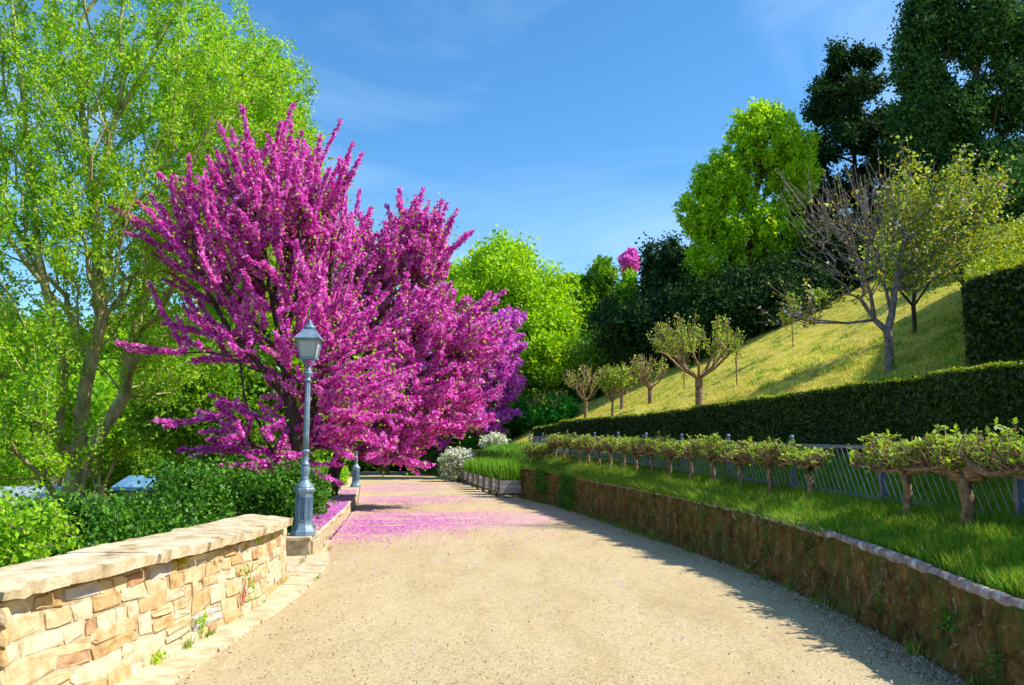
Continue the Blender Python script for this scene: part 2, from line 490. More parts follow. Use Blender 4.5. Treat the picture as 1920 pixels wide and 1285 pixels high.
def ellip(rng, n, c, r, shell=.35):
    d = unit(rng.normal(size=(n, 3)))
    t = rng.uniform(0, 1, n) ** shell
    return np.array(c) + d * t[:, None] * np.array(r)

def skeleton(init, P, bf=.45, up=0.0):
    """init: list of polylines (arrays) - first starts at the root; P: targets. returns nodes, parent"""
    nodes = []; par = []; Ln = []
    def addn(p, q):
        nodes.append(np.array(p, float)); par.append(q)
        Ln.append(0 if q < 0 else Ln[q] + np.linalg.norm(nodes[q] - nodes[-1]))
        return len(nodes) - 1
    for k, pl in enumerate(init):
        if k == 0:
            q = -1
        else:
            A = np.array(nodes); q = int(np.argmin(((A - np.array(pl[0])) ** 2).sum(1))); pl = pl[1:]
        for p in pl:
            p = np.array(p, float)
            if q >= 0:
                seg = np.linalg.norm(p - nodes[q]); m = max(1, int(seg / .5)); s = nodes[q].copy()
                for t in range(1, m + 1):
                    pp = s + (p - s) * t / m
                    if t < m: pp = pp + R.normal(size=3) * .02 * seg / m
                    q = addn(pp, q)
            else:
                q = addn(p, q)
    n0 = len(nodes)
    root = nodes[0]
    P = P[np.argsort(((P - np.array(nodes[n0 - 1])) ** 2).sum(1) if False else ((P - root) ** 2).sum(1))]
    n = n0 + len(P)
    A = np.zeros((n, 3)); A[:n0] = np.array(nodes); LL = np.zeros(n); LL[:n0] = Ln
    pa = np.full(n, -1); pa[:n0] = par
    for i, p in enumerate(P):
        k = n0 + i
        dv = p - A[:k]
        d = np.sqrt((dv ** 2).sum(1))
        cost = d + bf * LL[:k]
        if up: cost = cost - up * np.minimum(dv[:, 2], 0)
        cost[:2] += 1e3
        j = int(np.argmin(cost))
        A[k] = p; pa[k] = j; LL[k] = LL[j] + d[j]
    return A, pa, n0

def branch_mesh(A, pa, rtip, expo=.42, rmax=None, k=5, kmin=3, maxr_ratio=None, flare=1.0):
    n = len(A)
    cnt = np.zeros(n); ch = np.zeros(n, int)
    for i in range(n - 1, 0, -1):
        if ch[i] == 0: cnt[i] = 1
        if pa[i] >= 0: cnt[pa[i]] += cnt[i]; ch[pa[i]] += 1
    return None, cnt, ch

def radii(A, pa, rtip, rbase, expo=None):
    n = len(A); cnt = np.zeros(n); ch = np.zeros(n, int)
    order = np.arange(n - 1, 0, -1)
    for i in order:
        if ch[i] == 0: cnt[i] = 1
        cnt[pa[i]] += cnt[i]; ch[pa[i]] += 1
    e = math.log(rbase / rtip) / math.log(max(cnt[0], 2))
    return rtip * np.maximum(cnt, 1) ** e, cnt, ch

def tubes(P0, P1, r0, r1, k):
    d = unit(P1 - P0)
    a = np.where(np.abs(d[:, 2:3]) < .9, np.array([[0, 0, 1.0]]), np.array([[1.0, 0, 0]]))
    u = unit(np.cross(d, a)); w = np.cross(d, u)
    th = 2 * np.pi * np.arange(k) / k
    ring = np.cos(th)[None, :, None] * u[:, None, :] + np.sin(th)[None, :, None] * w[:, None, :]
    V0 = P0[:, None, :] + ring * r0[:, None, None]
    V1 = P1[:, None, :] + ring * r1[:, None, None]
    V = np.concatenate([V0, V1], 1).reshape(-1, 3)
    m = len(P0)
    base = (np.arange(m) * 2 * k)[:, None]
    j = np.arange(k); jn = (j + 1) % k
    F = np.stack([base + j, base + jn, base + k + jn, base + k + j], 2).reshape(-1, 4)
    return V, F

def skel_tubes(A, pa, rad, thick=.04):
    idx = np.arange(1, len(A)); p = pa[idx]
    r1 = rad[idx]; r0 = np.minimum(rad[p], r1 * 1.25)
    # trunk nodes: extend slightly so joints overlap
    P0 = A[p]; P1 = A[idx] + unit(A[idx] - A[p]) * (r1 * .25)[:, None]
    VS = []; FS = []; off = 0
    big = r1 > thick
    for m, k in ((big, 8), (~big, 4)):
        if m.any():
            V, F = tubes(P0[m], P1[m], r0[m], r1[m], k)
            VS.append(V); FS.append(F + off); off += len(V)
    return np.concatenate(VS), np.concatenate(FS)

def tree(name, label, cat, base, trunks, targets, bark, rtip, rbase, leafsets, bf=.45, seed=1, group=None,
         crown='crown', shoots=None, up=0.0, tipfrac=3):
    """leafsets: list of dict(mat,n,size,spread, ...). Builds thing > trunk, crown (and blossom ...)"""
    rng = np.random.default_rng(seed)
    base = np.array(base, float)
    T = [np.array(t, float) + base for t in trunks]
    P = np.concatenate([ellip(rng, n, np.array(c) + base, r, sh) for (c, r, n, sh) in targets])
    A, pa, n0 = skeleton(T, P, bf, up)
    if shoots:
        ns, lo, hi, upb = shoots
        cand = np.arange(n0, len(A)); pick = rng.choice(cand, ns)
        ctr = A[:n0].mean(0)
        dirs = unit(unit(A[pick] - A[pa[pick]]) * .8 + unit(A[pick] - ctr) * .9 + np.array([0, 0, upb]) + rng.normal(size=(ns, 3)) * .18)
        ln = rng.uniform(lo, hi, ns)
        a1 = A[pick] + dirs * (ln * .5)[:, None]
        a2 = A[pick] + dirs * ln[:, None] + rng.normal(size=(ns, 3)) * .04 + np.array([0, 0, .06]) * ln[:, None] * upb
        i1 = len(A) + np.arange(ns)
        A = np.concatenate([A, a1, a2]); pa = np.concatenate([pa, pick, i1])
    rad, cnt, ch = radii(A, pa, rtip, rbase)
    # root flare
    V, F = skel_tubes(A, pa, rad)
    o = empty(name, tuple(base), label, cat, group)
    me = np_mesh('trunk', V - base, [F], bark, smooth=True)
    link('trunk', me, o)
    tips = np.where((cnt <= tipfrac) & (np.arange(len(A)) >= n0))[0]
    elen = np.linalg.norm(A[tips] - A[pa[tips]], axis=1)
    for ls in leafsets:
        n = ls['n']
        w = elen + .02
        if 'zone' in ls:
            w = w * ls['zone'](A[tips] - base)
        w = w / w.sum()
        pk = rng.choice(len(tips), n, p=w); e = tips[pk]
        t = rng.uniform(ls.get('t0', 0), 1.05, n)[:, None]
        pts = A[pa[e]] * (1 - t) + A[e] * t + rng.normal(size=(n, 3)) * ls['spread']
        V, F = quads_at(pts - base, ls['size'], rng, ls.get('aspect', .62), droop=ls.get('droop'), flat=ls.get('flat', 0), tri=ls['size'] >= .036 and ls.get('mat') is not LEAF_FRUIT)
        link(ls.get('name', crown), np_mesh(ls.get('name', crown), V, [F], ls['mat']), o, label=ls.get('label'))
    return o, A, pa, rad

def px(x, y, z=None, Y=None):
    """ray through a pixel of the photo, met with height z or distance Y: where a thing stands"""
    u = (x - 960) / 1550; v = -(y - 642.5) / 1550
    d = np.array([u, math.cos(PITCH) - v * math.sin(PITCH), math.sin(PITCH) + v * math.cos(PITCH)])
    t = (z - CAM_H) / d[2] if z is not None else Y / d[1]
    return np.array([d[0] * t, d[1] * t, CAM_H + d[2] * t])
def on_hill(x, y, lo=8, hi=90):
    for Y in np.arange(lo, hi, .2):
        p = px(x, y, Y=Y)
        if p[0] > hedgeX(Y) and p[2] <= hillz(p[0], Y): return p
    p = px(x, y, Y=hi); return p

exec_after = []
#@@SECTIONS@@
# ================================================================== LEFT STONE WALL
STONE = []
for nm, a, b, c in (('honey', (0.370, 0.238, 0.104), (0.521, 0.377, 0.200), (0.622, 0.508, 0.320)),
                    ('cream', (0.420, 0.328, 0.200), (0.554, 0.459, 0.296), (0.638, 0.558, 0.416)),
                    ('ochre', (0.302, 0.180, 0.072), (0.462, 0.312, 0.136), (0.554, 0.410, 0.224)),
                    ('greyblue', (0.302, 0.279, 0.264), (0.454, 0.418, 0.384), (0.554, 0.508, 0.448)),
                    ('rust', (0.252, 0.131, 0.064), (0.403, 0.230, 0.120), (0.504, 0.328, 0.192))):
    STONE.append(surf_mat('stone_' + nm, [(.3, a), (.46, b), (.68, c)], 9, detail=9, bump=.8, bscale=38, bdist=.012))
MORTAR = surf_mat('lime_mortar', [(.3, (.26, .19, .10)), (.5, (.45, .36, .22)), (.72, (.58, .49, .33))], 14, bump=.7, bscale=60, bdist=.012)
COPING = surf_mat('coping_stone_pale', [(.30, (.20, .14, .07)), (.43, (.46, .36, .21)), (.56, (.60, .50, .34)), (.72, (.70, .63, .48))], 5, detail=9, bump=.8, bscale=26, bdist=.015)
KERBM = surf_mat('kerb_stone', [(.3, (.38, .27, .15)), (.5, (.56, .44, .28)), (.75, (.68, .58, .42))], 6, detail=8, bump=.4, bscale=50)

wbX = curve([(-14, -2.8), (4.75, -2.76), (6, -2.71), (8.4, -2.60), (9.5, -2.68), (10.9, -2.88), (20, -4)], .6)
wtX = curve([(-14, -2.97), (4.75, -2.93), (6, -2.80), (7.2, -2.72), (8.5, -2.71), (10.4, -2.83), (11, -2.89), (20, -4)], .6)
wkX = curve([(-14, -3.33), (7.2, -3.33), (9, -3.42), (11.3, -3.58), (20, -4.5)], .6)
wz_ = curve([(-14, .78), (5, .78), (7, .765), (10.5, .705), (20, .7)], .6)
def face_pt(y, h, out=0.0):
    """h 0..1 up the front face"""
    x = float(wbX(y)) * (1 - h) + float(wtX(y)) * h
    return np.array((x + out, y, h * float(wz_(y))))
wall = empty('stone_wall', (-3.0, 7.5, 0), 'curved parapet wall of honey coloured rubble stone under a thick pale coping, foreground left', 'wall')
wo_ = np.array((-3.0, 7.5, 0))
Y0, Y1 = 4.78, 10.72
mb = MB(); ys = np.arange(Y0, Y1 + .01, .18); V = []
for y in ys:
    for h in np.linspace(0, 1, 7): V.append(face_pt(y, h * .965, -.004 + .007 * math.sin(y * 31 + h * 17)) - wo_)
    V.append(np.array((float(wkX(y)) + .06, y, float(wz_(y)))) - wo_); V.append(np.array((float(wkX(y)) + .04, y, -1.0)) - wo_)
n = 9; F = []
for i in range(len(ys) - 1):
    for j in range(n - 1): a = i * n + j; F.append((a, a + 1, a + n + 1, a + n)[::-1])
F.append(tuple(range(n))); F.append(tuple((len(ys) - 1) * n + j for j in range(n))[::-1])
mb.add(V, F)
link('mortar_core', mb.mesh('mortar_core', MORTAR), wall)

def stone_mesh(corners, nrm, depth, rng, m):
    """corners: 4 pts (ccw seen from outside); irregular pillow stone"""
    c = np.mean(corners, 0); P = []
    for k in range(4):
        a, b = corners[k], corners[(k + 1) % 4]
        P.append(a * .92 + c * .08 + (b - a) * rng.uniform(-.02, .07))
        P.append((a + b) / 2 + (c - (a + b) / 2) * rng.uniform(-.02, .12) + (b - a) * rng.uniform(-.2, .2))
    P = np.array(P) + rng.normal(size=(8, 3)) * .003
    back = P - nrm * .03
    mid = P + nrm * depth * .55
    top = c + (P - c) * rng.uniform(.74, .86) + nrm * (depth + rng.normal(size=(8, 1)) * .004)
    V = np.concatenate([back, mid, top]); F = []
    for r in range(2):
        for k in range(8):
            F.append((r * 8 + k, r * 8 + (k + 1) % 8, r * 8 + 8 + (k + 1) % 8, r * 8 + 8 + k))
    F.append(tuple(16 + k for k in range(8)))
    b = MB(); b.add(V - wo_, F)
    return b.mesh('stone', m)
rng = np.random.default_rng(11)
rows = []
h = 0.0
while h < .97:
    dh = rng.uniform(.13, .25)
    if h + dh > .90: dh = .955 - h
    rows.append((h, min(.955, h + dh))); h += dh
    if h > .9: break
for ri, (h0, h1) in enumerate(rows):
    y = Y0 - rng.uniform(0, .1)
    while y < Y1:
        w = rng.uniform(.16, .56) * (1.15 if h1 - h0 > .15 else .8)
        ya = max(y, Y0); yb = min(y + w, Y1)
        if yb - ya > .07:
            split = (h1 - h0 > .17 and rng.random() < .35)
            parts = [(h0, h0 + (h1 - h0) * .5), (h0 + (h1 - h0) * .5, h1)] if split else [(h0, h1)]
            for (a, b) in parts:
                j = lambda s: rng.uniform(-s, s)
                t = [j(.034) for _ in range(4)]
                cs = [face_pt(ya, a + t[0]), face_pt(yb, a + t[1]), face_pt(yb + j(.045), min(.96, b + t[2])), face_pt(ya + j(.045), min(.96, b + t[3]))]
                nn = np.cross(cs[1] - cs[0], cs[3] - cs[0]); nn /= np.linalg.norm(nn)
                if nn[0] < 0: nn = -nn
                mi = rng.choice(5, p=[.38, .34, .16, .06, .06])
                link('stone', stone_mesh(cs, nn, rng.uniform(.002, .016), rng, STONE[mi]), wall)
        y += w
# near end face of the wall
for (h0, h1) in rows:
    x = -2.80
    while x > -3.28:
        w = rng.uniform(.15, .3); xb = max(x - w, -3.28)
        if x - xb > .06:
            cs = [np.array((xb, Y0, h0 * .78)), np.array((x, Y0, h0 * .78)), np.array((x - .03, Y0, h1 * .78)), np.array((xb, Y0, h1 * .78))]
            link('stone', stone_mesh(cs, np.array((0, -1.0, 0)), rng.uniform(.01, .03), rng, STONE[rng.choice([0, 2])]), wall)
        x -= w
# coping slabs
cpX = curve([(-14, -2.83), (4.75, -2.83), (6, -2.70), (7.2, -2.62), (8.5, -2.61), (10.4, -2.74), (11, -2.8), (20, -4)], .6)
cuts = [4.70, 5.28, 6.35, 7.25, 8.35, 9.4, 10.42]
for i in range(len(cuts) - 1):
    a, b = cuts[i] + .006, cuts[i + 1] - .006
    last = i == len(cuts) - 2
    m = 7; nx = 7
    tilt = rng.normal() * .004; dz = rng.normal() * .004; ov = rng.normal() * .008
    top = []; bot = []
    for ii in range(m + 1):
        for jj in range(nx + 1):
            t = ii / m; s = jj / nx
            y = a + (b - a) * t
            xf = float(cpX(y)) + .035 + ov + rng.normal() * .007 * (jj == 0); xb = float(wkX(y)) + rng.normal() * .02
            yy = y + (.88 * s * t if last else 0) + (rng.normal() * .006 if ii in (0, m) else 0)
            x = xf + (xb - xf) * s
            if last and t > .5: x = xf + (min(xb, -3.5) - xf) * s
            zt = float(wz_(y)) + .10 + dz + tilt * (s - .5) + rng.normal() * .0035 - .018 * (jj in (0, nx)) * rng.uniform(.3, 1) - .01 * (ii in (0, m))
            if i == 0 and ii <= 1 and jj <= 1: zt -= .03; x -= .03 * (ii == 0); yy += .02
            top.append((x, yy, zt)); bot.append((x - .012 * (jj == 0), yy, float(wz_(y)) + .002 + rng.normal() * .004 * (jj == 0)))
    V = np.array(top + bot) - wo_; K = (m + 1) * (nx + 1); F = []
    for ii in range(m):
        for jj in range(nx):
            q = ii * (nx + 1) + jj
            F.append((q, q + nx + 1, q + nx + 2, q + 1)[::-1]); F.append((q + K, q + K + 1, q + K + nx + 2, q + K + nx + 1)[::-1])
    for ii in range(m):
        q = ii * (nx + 1); F.append((q, q + nx + 1, q + nx + 1 + K, q + K)); q += nx; F.append((q, q + K, q + nx + 1 + K, q + nx + 1))
    for jj in range(nx):
        F.append((jj, jj + K, jj + 1 + K, jj + 1)); q = m * (nx + 1) + jj; F.append((q, q + 1, q + 1 + K, q + K))
    b_ = MB(); b_.add(V, F)
    me = b_.mesh('coping_slab', COPING)
    import bmesh
    bm = bmesh.new(); bm.from_mesh(me); bmesh.ops.recalc_face_normals(bm, faces=bm.faces); bm.to_mesh(me); bm.free()
    link('coping_slab', me, wall)

# kerb of flat stones at the foot of the wall
kerb = empty('kerb', (-2.5, 8, 0), 'strip of flat pale kerb stones along the foot of the rubble wall', 'kerb')
y = 3.2
while y < 15.2:
    w = rng.uniform(.7, 1.3); a = y + .006; b = y + w - .006; V = []
    for yy in (a, (a + b) / 2, b):
        xi = float(wbX(yy)) + .0 if yy < 10.6 else float(leftX(yy)) - .36
        if yy < 4.75: xi = -2.75
        xo = float(leftX(yy)) + rng.normal() * .012
        V += [(xi, yy, .034 + rng.normal() * .004), (xo, yy, .022 + rng.normal() * .004), (xo + .012, yy, -.05), (xi, yy, -.05)]
    F = []
    for i in range(2):
        for j in range(3): q = i * 4 + j; F.append((q, q + 1, q + 5, q + 4))
    F += [(0, 3, 2, 1), (8, 9, 10, 11)]
    b_ = MB(); b_.add(np.array(V) - (-2.5, 8, 0), F)
    link('kerb_stone', b_.mesh('kerb_stone', KERBM), kerb); y += w
ys2 = np.arange(10.2, 13.3, .25)
sheet('recess_floor', ys2, lambda y: [(-4.0, .012), (float(leftX(y)) - .34 if y < 12.9 else -3.05, .016)], KERBM, kind='structure', label='dusty earth gap between the end of the rubble wall and the lamp plinth')

# ================================================================== LOW WALL WITH LAMP PLINTH
low = empty('low_wall', (-3.4, 13.2, 0), 'knee high stone kerb wall edging the path beneath the pink trees, strewn with petals', 'wall')
lo_ = np.array((-3.4, 13.2, 0))
LOWH = .30
V = []; ys = np.arange(13.10, 44, .4)
for y in ys:
    x = float(lowX(y)); 
    for (dx, z) in ((.02, -.02), (.0, .12), (-.01, LOWH - .06), (-.57, LOWH - .06), (-.58, -.8)): V.append(np.array((x + dx + .01 * math.sin(y * 9 + z * 40), y, z)) - lo_)
F = []
for i in range(len(ys) - 1):
    for j in range(4): a = i * 5 + j; F.append((a, a + 5, a + 6, a + 1)[::-1])
F.append((0, 1, 2, 3, 4)); b_ = MB(); b_.add(V, F)
link('wall_body', b_.mesh('wall_body', MORTAR), low)
y = 13.06; k = 0
while y < 43.5:
    w = rng.uniform(.6, 1.1) if k else .85; V = []
    a, b = y + .006, y + w - .006
    for yy in (a, b):
        x = float(lowX(yy)) + rng.normal() * .012; xb = x - (.62 if k else .95)
        V += [(x + .02, yy, LOWH + rng.normal() * .004), (x + .03, yy, LOWH - .055), (xb, yy, LOWH - .055), (xb, yy, LOWH + rng.normal() * .004)]
    F = [(0, 1, 5, 4), (1, 2, 6, 5), (2, 3, 7, 6), (3, 0, 4, 7), (0, 3, 2, 1), (4, 5, 6, 7)]
    b_ = MB(); b_.add(np.array(V) - lo_, F); link('coping_slab', b_.mesh('coping_slab', COPING, bevel=.008), low); y += w; k += 1
b_ = MB(); b_.box((-3.55 + 3.4, .37, .118), (.92, .72, .236)); link('plinth', b_.mesh('plinth', MORTAR, bevel=.015), low)

# ================================================================== STREET LAMPS
m, nt, out = mat('lamp_paint_bluegrey')
p = N(nt, 'ShaderNodeBsdfPrincipled'); p.inputs['Roughness'].default_value = .42; p.inputs['Metallic'].default_value = .15
nt.links.new(ramp(nt, noise(nt, 9, 6, .6), [(.3, (.12, .19, .27)), (.6, (.19, .28, .37)), (.8, (.28, .36, .43))]), p.inputs['Base Color'])
nt.links.new(p.outputs[0], out.inputs['Surface']); LAMPM = m
LAMPD = surf_mat('lamp_panel_recess', [(.3, (.04, .09, .14)), (.7, (.07, .14, .20))], 12, bump=0, rough=.5)
m, nt, out = mat('lantern_glass'); p = N(nt, 'ShaderNodeBsdfPrincipled')
p.inputs['Base Color'].default_value = (.62, .66, .62, 1); p.inputs['Roughness'].default_value = .25; p.inputs['Transmission Weight'].default_value = .35
p.inputs['IOR'].default_value = 1.2
nt.links.new(p.outputs[0], out.inputs['Surface']); GLASS = m
def make_lamp(loc, label):
    t = empty('street_lamp', loc, label, 'lamp post', 'lamp posts along the path', rz=math.radians(3))
    k8 = dict(k=8)
    b = MB(); b.lathe([(0, .205), (.07, .20), (.085, .185), (.10, .178), (.16, .150), (.19, .142), (.20, .142)], **k8)
    link('pedestal_base', b.mesh('pedestal_base', LAMPM), t)
    b = MB(); b.lathe([(.19, .138), (.64, .132), (.655, .14), (.67, .148), (.69, .168), (.725, .168), (.745, .155)], **k8)
    # raised mouldings round the panels
    for f in (1, 3, 5, 7):
        a = 2 * math.pi * f / 8 + 0
        a = math.radians(45 * f) + math.pi / 8 * 0
    ped = link('pedestal', b.mesh('pedestal', LAMPM), t)
    for f in range(8):
        a = 2 * math.pi * (f + 1.0) / 8
        ap = .1255
        R_ = np.array([[math.cos(a), -math.sin(a), 0], [math.sin(a), math.cos(a), 0], [0, 0, 1]])
        fr = MB()
        c = np.array((math.cos(a), math.sin(a), 0))
        wv = .040
        s_ = np.array((-math.sin(a), math.cos(a), 0))
        for sx_ in (-1, 1): fr.box(c * ap + s_ * wv * sx_ + np.array((0, 0, .42)), (.014, .008, .36), R_)
        for z in (.245, .60): fr.box(c * ap + np.array((0, 0, z)), (.014, .088, .010), R_)
        link('panel_frame', fr.mesh('panel_frame', LAMPM), ped)
        if f in (5, 6):
            pn = MB(); pn.box(c * (ap + .001) + np.array((0, 0, .42)), (.006, .070, .34), R_); link('panel', pn.mesh('panel', LAMPD), ped)
    b = MB(); b.lathe([(.735, .15), (.76, .145), (.80, .115), (.84, .085), (.87, .060), (.885, .066), (.90, .066), (.915, .054), (.94, .062), (.98, .074),
                       (1.03, .076), (1.07, .068), (1.09, .058), (1.10, .072), (1.12, .072), (1.135, .052), (1.20, .05), (1.29, .047), (1.30, .064), (1.335, .066), (1.35, .045)], 20)
    link('vase', b.mesh('vase', LAMPM, smooth=True), t)
    b = MB(); b.lathe([(1.33, .046), (1.6, .043), (2.0, .039), (2.40, .033), (2.46, .033)], 16)
    for i in range(8):
        a = 2 * math.pi * i / 8
        b.tube([(math.cos(a) * .045, math.sin(a) * .045, 1.36), (math.cos(a) * .034, math.sin(a) * .034, 2.4)], [.006, .005], 4)
    link('post', b.mesh('post', LAMPM, smooth=True), t)
    b = MB(); b.lathe([(2.43, .034), (2.445, .055), (2.46, .057), (2.475, .038), (2.52, .042), (2.56, .068), (2.585, .072), (2.60, .05), (2.615, .06), (2.63, .058), (2.645, .03), (2.72, .018), (2.74, .018)], 18)
    link('capital', b.mesh('capital', LAMPM, smooth=True), t)
    lt = MB()
    for i in range(4):
        a = math.pi / 4 + math.pi / 2 * i; cx, cy = math.cos(a), math.sin(a)
        lt.tube([(0, 0, 2.66), (cx * .07, cy * .07, 2.71), (cx * .15, cy * .15, 2.80)], [.011, .010, .009], 5)
        lt.tube([(cx * .165, cy * .165, 2.80), (cx * .235, cy * .235, 3.10)], .012, 4)
    lt.lathe([(2.79, .17), (2.80, .18), (2.825, .18), (2.83, .172)], 4)
    lt.lathe([(3.085, .232), (3.09, .25), (3.115, .25), (3.12, .235)], 4)
    lan = link('lantern_frame', lt.mesh('lantern_frame', LAMPM), t)
    g = MB(); B = .152; T = .218
    for i in range(4):
        a0 = math.pi / 4 + math.pi / 2 * i; a1 = a0 + math.pi / 2
        q = MB(); P = [(math.cos(a0) * B, math.sin(a0) * B, 2.828), (math.cos(a1) * B, math.sin(a1) * B, 2.828), (math.cos(a1) * T, math.sin(a1) * T, 3.086), (math.cos(a0) * T, math.sin(a0) * T, 3.086)]
        P2 = [(x * .965, y * .965, z) for x, y, z in P]
        q.add(P + P2, [(0, 1, 2, 3), (7, 6, 5, 4), (0, 4, 5, 1), (1, 5, 6, 2), (2, 6, 7, 3), (3, 7, 4, 0)])
        link('pane', q.mesh('pane', GLASS), lan)
    b = MB(); b.lathe([(2.835, .03), (2.90, .035), (2.93, .05), (3.02, .055), (3.06, .03)], 12)
    link('bulb_holder', b.mesh('bulb_holder', COPING, smooth=True), lan)
    b = MB(); b.lathe([(3.115, .29), (3.13, .292), (3.145, .275), (3.20, .215), (3.26, .150), (3.285, .125), (3.29, .115)], 4)
    rf = link('lantern_roof', b.mesh('lantern_roof', LAMPM), t)
    b = MB(); b.lathe([(3.285, .085), (3.30, .10), (3.33, .10), (3.35, .07), (3.365, .05), (3.375, .062), (3.39, .058), (3.40, .02), (3.425, .026), (3.44, .02), (3.46, .004)], 14)
    link('finial', b.mesh('finial', LAMPM, smooth=True), rf)
    return t
lamp = make_lamp((-3.30, 13.34, LOWH), 'blue grey iron lamp post with square lantern, on the plinth beside the rubble wall')
def copy_tree(o, parent=None):
    c = o.copy(); COL.objects.link(c); c.parent = parent
    for ch in list(o.children): copy_tree(ch, c)
    return c
lamp2 = copy_tree(lamp); lamp2.location = (-5.88, 31.5, LOWH)
lamp2['label'] = 'farther blue grey lamp post, its upper half hidden in the pink blossom'

# ================================================================== RIGHT RETAINING WALL
m, nt, out = mat('mossy_render')
a = ramp(nt, noise(nt, 4, 10, .8, dist=.3), [(.38, (.03, .015, .005)), (.46, (.10, .055, .012)), (.55, (.20, .115, .028)), (.66, (.34, .24, .10))])
gr = ramp(nt, noise(nt, 3.0, 9, .8, mscale=(1, 1, .7), dist=1.0), [(.48, (0, 0, 0)), (.56, (1, 1, 1))])
c = mixc(nt, math_(nt, 'MULTIPLY', gr, .75), a, (.07, .12, .018))
wh = ramp(nt, noise(nt, 8, 9, .8, mscale=(1, 1, .75), dist=1.2), [(.575, (0, 0, 0)), (.62, (1, 1, 1))])
c = mixc(nt, math_(nt, 'MULTIPLY', wh, .7), c, (.44, .40, .33))
dk = ramp(nt, noise(nt, 14, 6, .7), [(.33, (1, 1, 1)), (.43, (0, 0, 0))])
c = mixc(nt, math_(nt, 'MULTIPLY', dk, .7), c, (.035, .02, .01))
p = N(nt, 'ShaderNodeBsdfPrincipled'); p.inputs['Roughness'].default_value = .95; p.inputs['Specular IOR Level'].default_value = .15
nt.links.new(c, p.inputs['Base Color'])
b = N(nt, 'ShaderNodeBump'); b.inputs['Strength'].default_value = .9; b.inputs['Distance'].default_value = .035
nt.links.new(noise(nt, 16, 9, .8), b.inputs['Height']); nt.links.new(b.outputs[0], p.inputs['Normal'])
nt.links.new(p.outputs[0], out.inputs['Surface']); MOSSY = m
ROLL = surf_mat('coping_lichen', [(.34, (.09, .06, .06)), (.44, (.26, .20, .19)), (.56, (.34, .27, .24)), (.66, (.56, .56, .56)), (.78, (.70, .72, .74))], 6, detail=7, bump=.8, bscale=30, bdist=.02)
rw = empty('retaining_wall', (3.3, 8, 0), 'long low mossy brown retaining wall curving along the right of the path', 'wall')
ro = np.array((3.3, 8, 0))
ys = np.arange(1.0, 29.21, .1); hs_ = np.linspace(0, 1, 15); V = []
for y in ys:
    x = float(wallX(y)); z = float(wallZ(y)) - .05
    for h in hs_: V.append(np.array((x + .05 * h + R.normal() * .004 - .03 * math.exp(-h * 9) + .028 * mnoise.noise((y * 2.2, h * 1.8, 3.0)) + .022 * mnoise.noise((y * 7, h * 6, 9.0)) - .02 * (mnoise.noise((y * 4, h * 3, 20.0)) > .22), y, h * z - (.03 if h == 0 else 0))) - ro)
    V.append(np.array((x + .26, y, z)) - ro); V.append(np.array((x + .26, y, 0)) - ro)
n = 17; F = []
for i in range(len(ys) - 1):
    for j in range(n - 1): a = i * n + j; F.append((a, a + n, a + n + 1, a + 1)[::-1])
F.append(tuple((len(ys) - 1) * n + j for j in range(n))); F.append(tuple(range(n))[::-1])
b_ = MB(); b_.add(V, F)
me = b_.mesh('rendered_face', MOSSY, smooth=True)
bm = bmesh.new(); bm.from_mesh(me); bmesh.ops.recalc_face_normals(bm, faces=bm.faces); bm.to_mesh(me); bm.free()
link('rendered_face', me, rw)
y = 1.0
while y < 29.0:
    w = rng.uniform(.22, .5); b_ = MB()
    P = []; rr = []
    rad = .044 + rng.normal() * .002
    for t in np.linspace(0, 1, 5):
        yy = min(y + .003 + (w - .006) * t, 29.15)
        P.append(np.array((float(wallX(yy)) + .075 + rng.normal() * .003, yy, float(wallZ(yy)) - .045 + rng.normal() * .003)) - ro)
        rr.append(rad * (.97 if t in (0, 1) else 1))
    b_.tube(P, rr, 10)
    link('coping_roll', b_.mesh('coping_roll', ROLL, smooth=True), rw); y += w
# dark end stones at the far end
for i in range(7):
    b_ = MB(); z = .08 + i * .15; b_.box((.42 + rng.normal() * .02 - 3.3, 29.24 - 8, z), (.26, .12, .12)); link('end_stone', b_.mesh('end_stone', MOSSY, bevel=.02), rw)

# ================================================================== FENCE
m, nt, out = mat('fence_paint')
p = N(nt, 'ShaderNodeBsdfPrincipled'); p.inputs['Roughness'].default_value = .45; p.inputs['Metallic'].default_value = .3
nt.links.new(ramp(nt, noise(nt, 20, 5, .6), [(.3, (.10, .14, .22)), (.7, (.20, .26, .37))]), p.inputs['Base Color'])
nt.links.new(p.outputs[0], out.inputs['Surface']); FENCE = m
RODM = surf_mat('fence_rod_galvanised', [(.3, (.14, .18, .22)), (.6, (.46, .52, .60))], 3, bump=0, rough=.4, metallic=.2, spec=.5)
fence = empty('railing', (4.5, 7.5, 0), 'low blue grey iron railing with slanting rods running behind the espaliered fruit trees', 'fence')
fo = np.array((4.5, 7.5, 0))
postY = [5.05 + 2.45 * i for i in range(13)]
for y in postY:
    x = float(fenceX(y)); z = float(fenceZ(y)); b_ = MB()
    b_.box(np.array((x, y, z + .30)) - fo, (.06, .06, .84)); b_.lathe([(.72, .035), (.735, .035), (.74, .018), (.755, .030), (.775, .038), (.795, .030), (.81, .006)], 10, c=np.array((x, y, z)) - fo)
    link('post', b_.mesh('post', FENCE), fence)
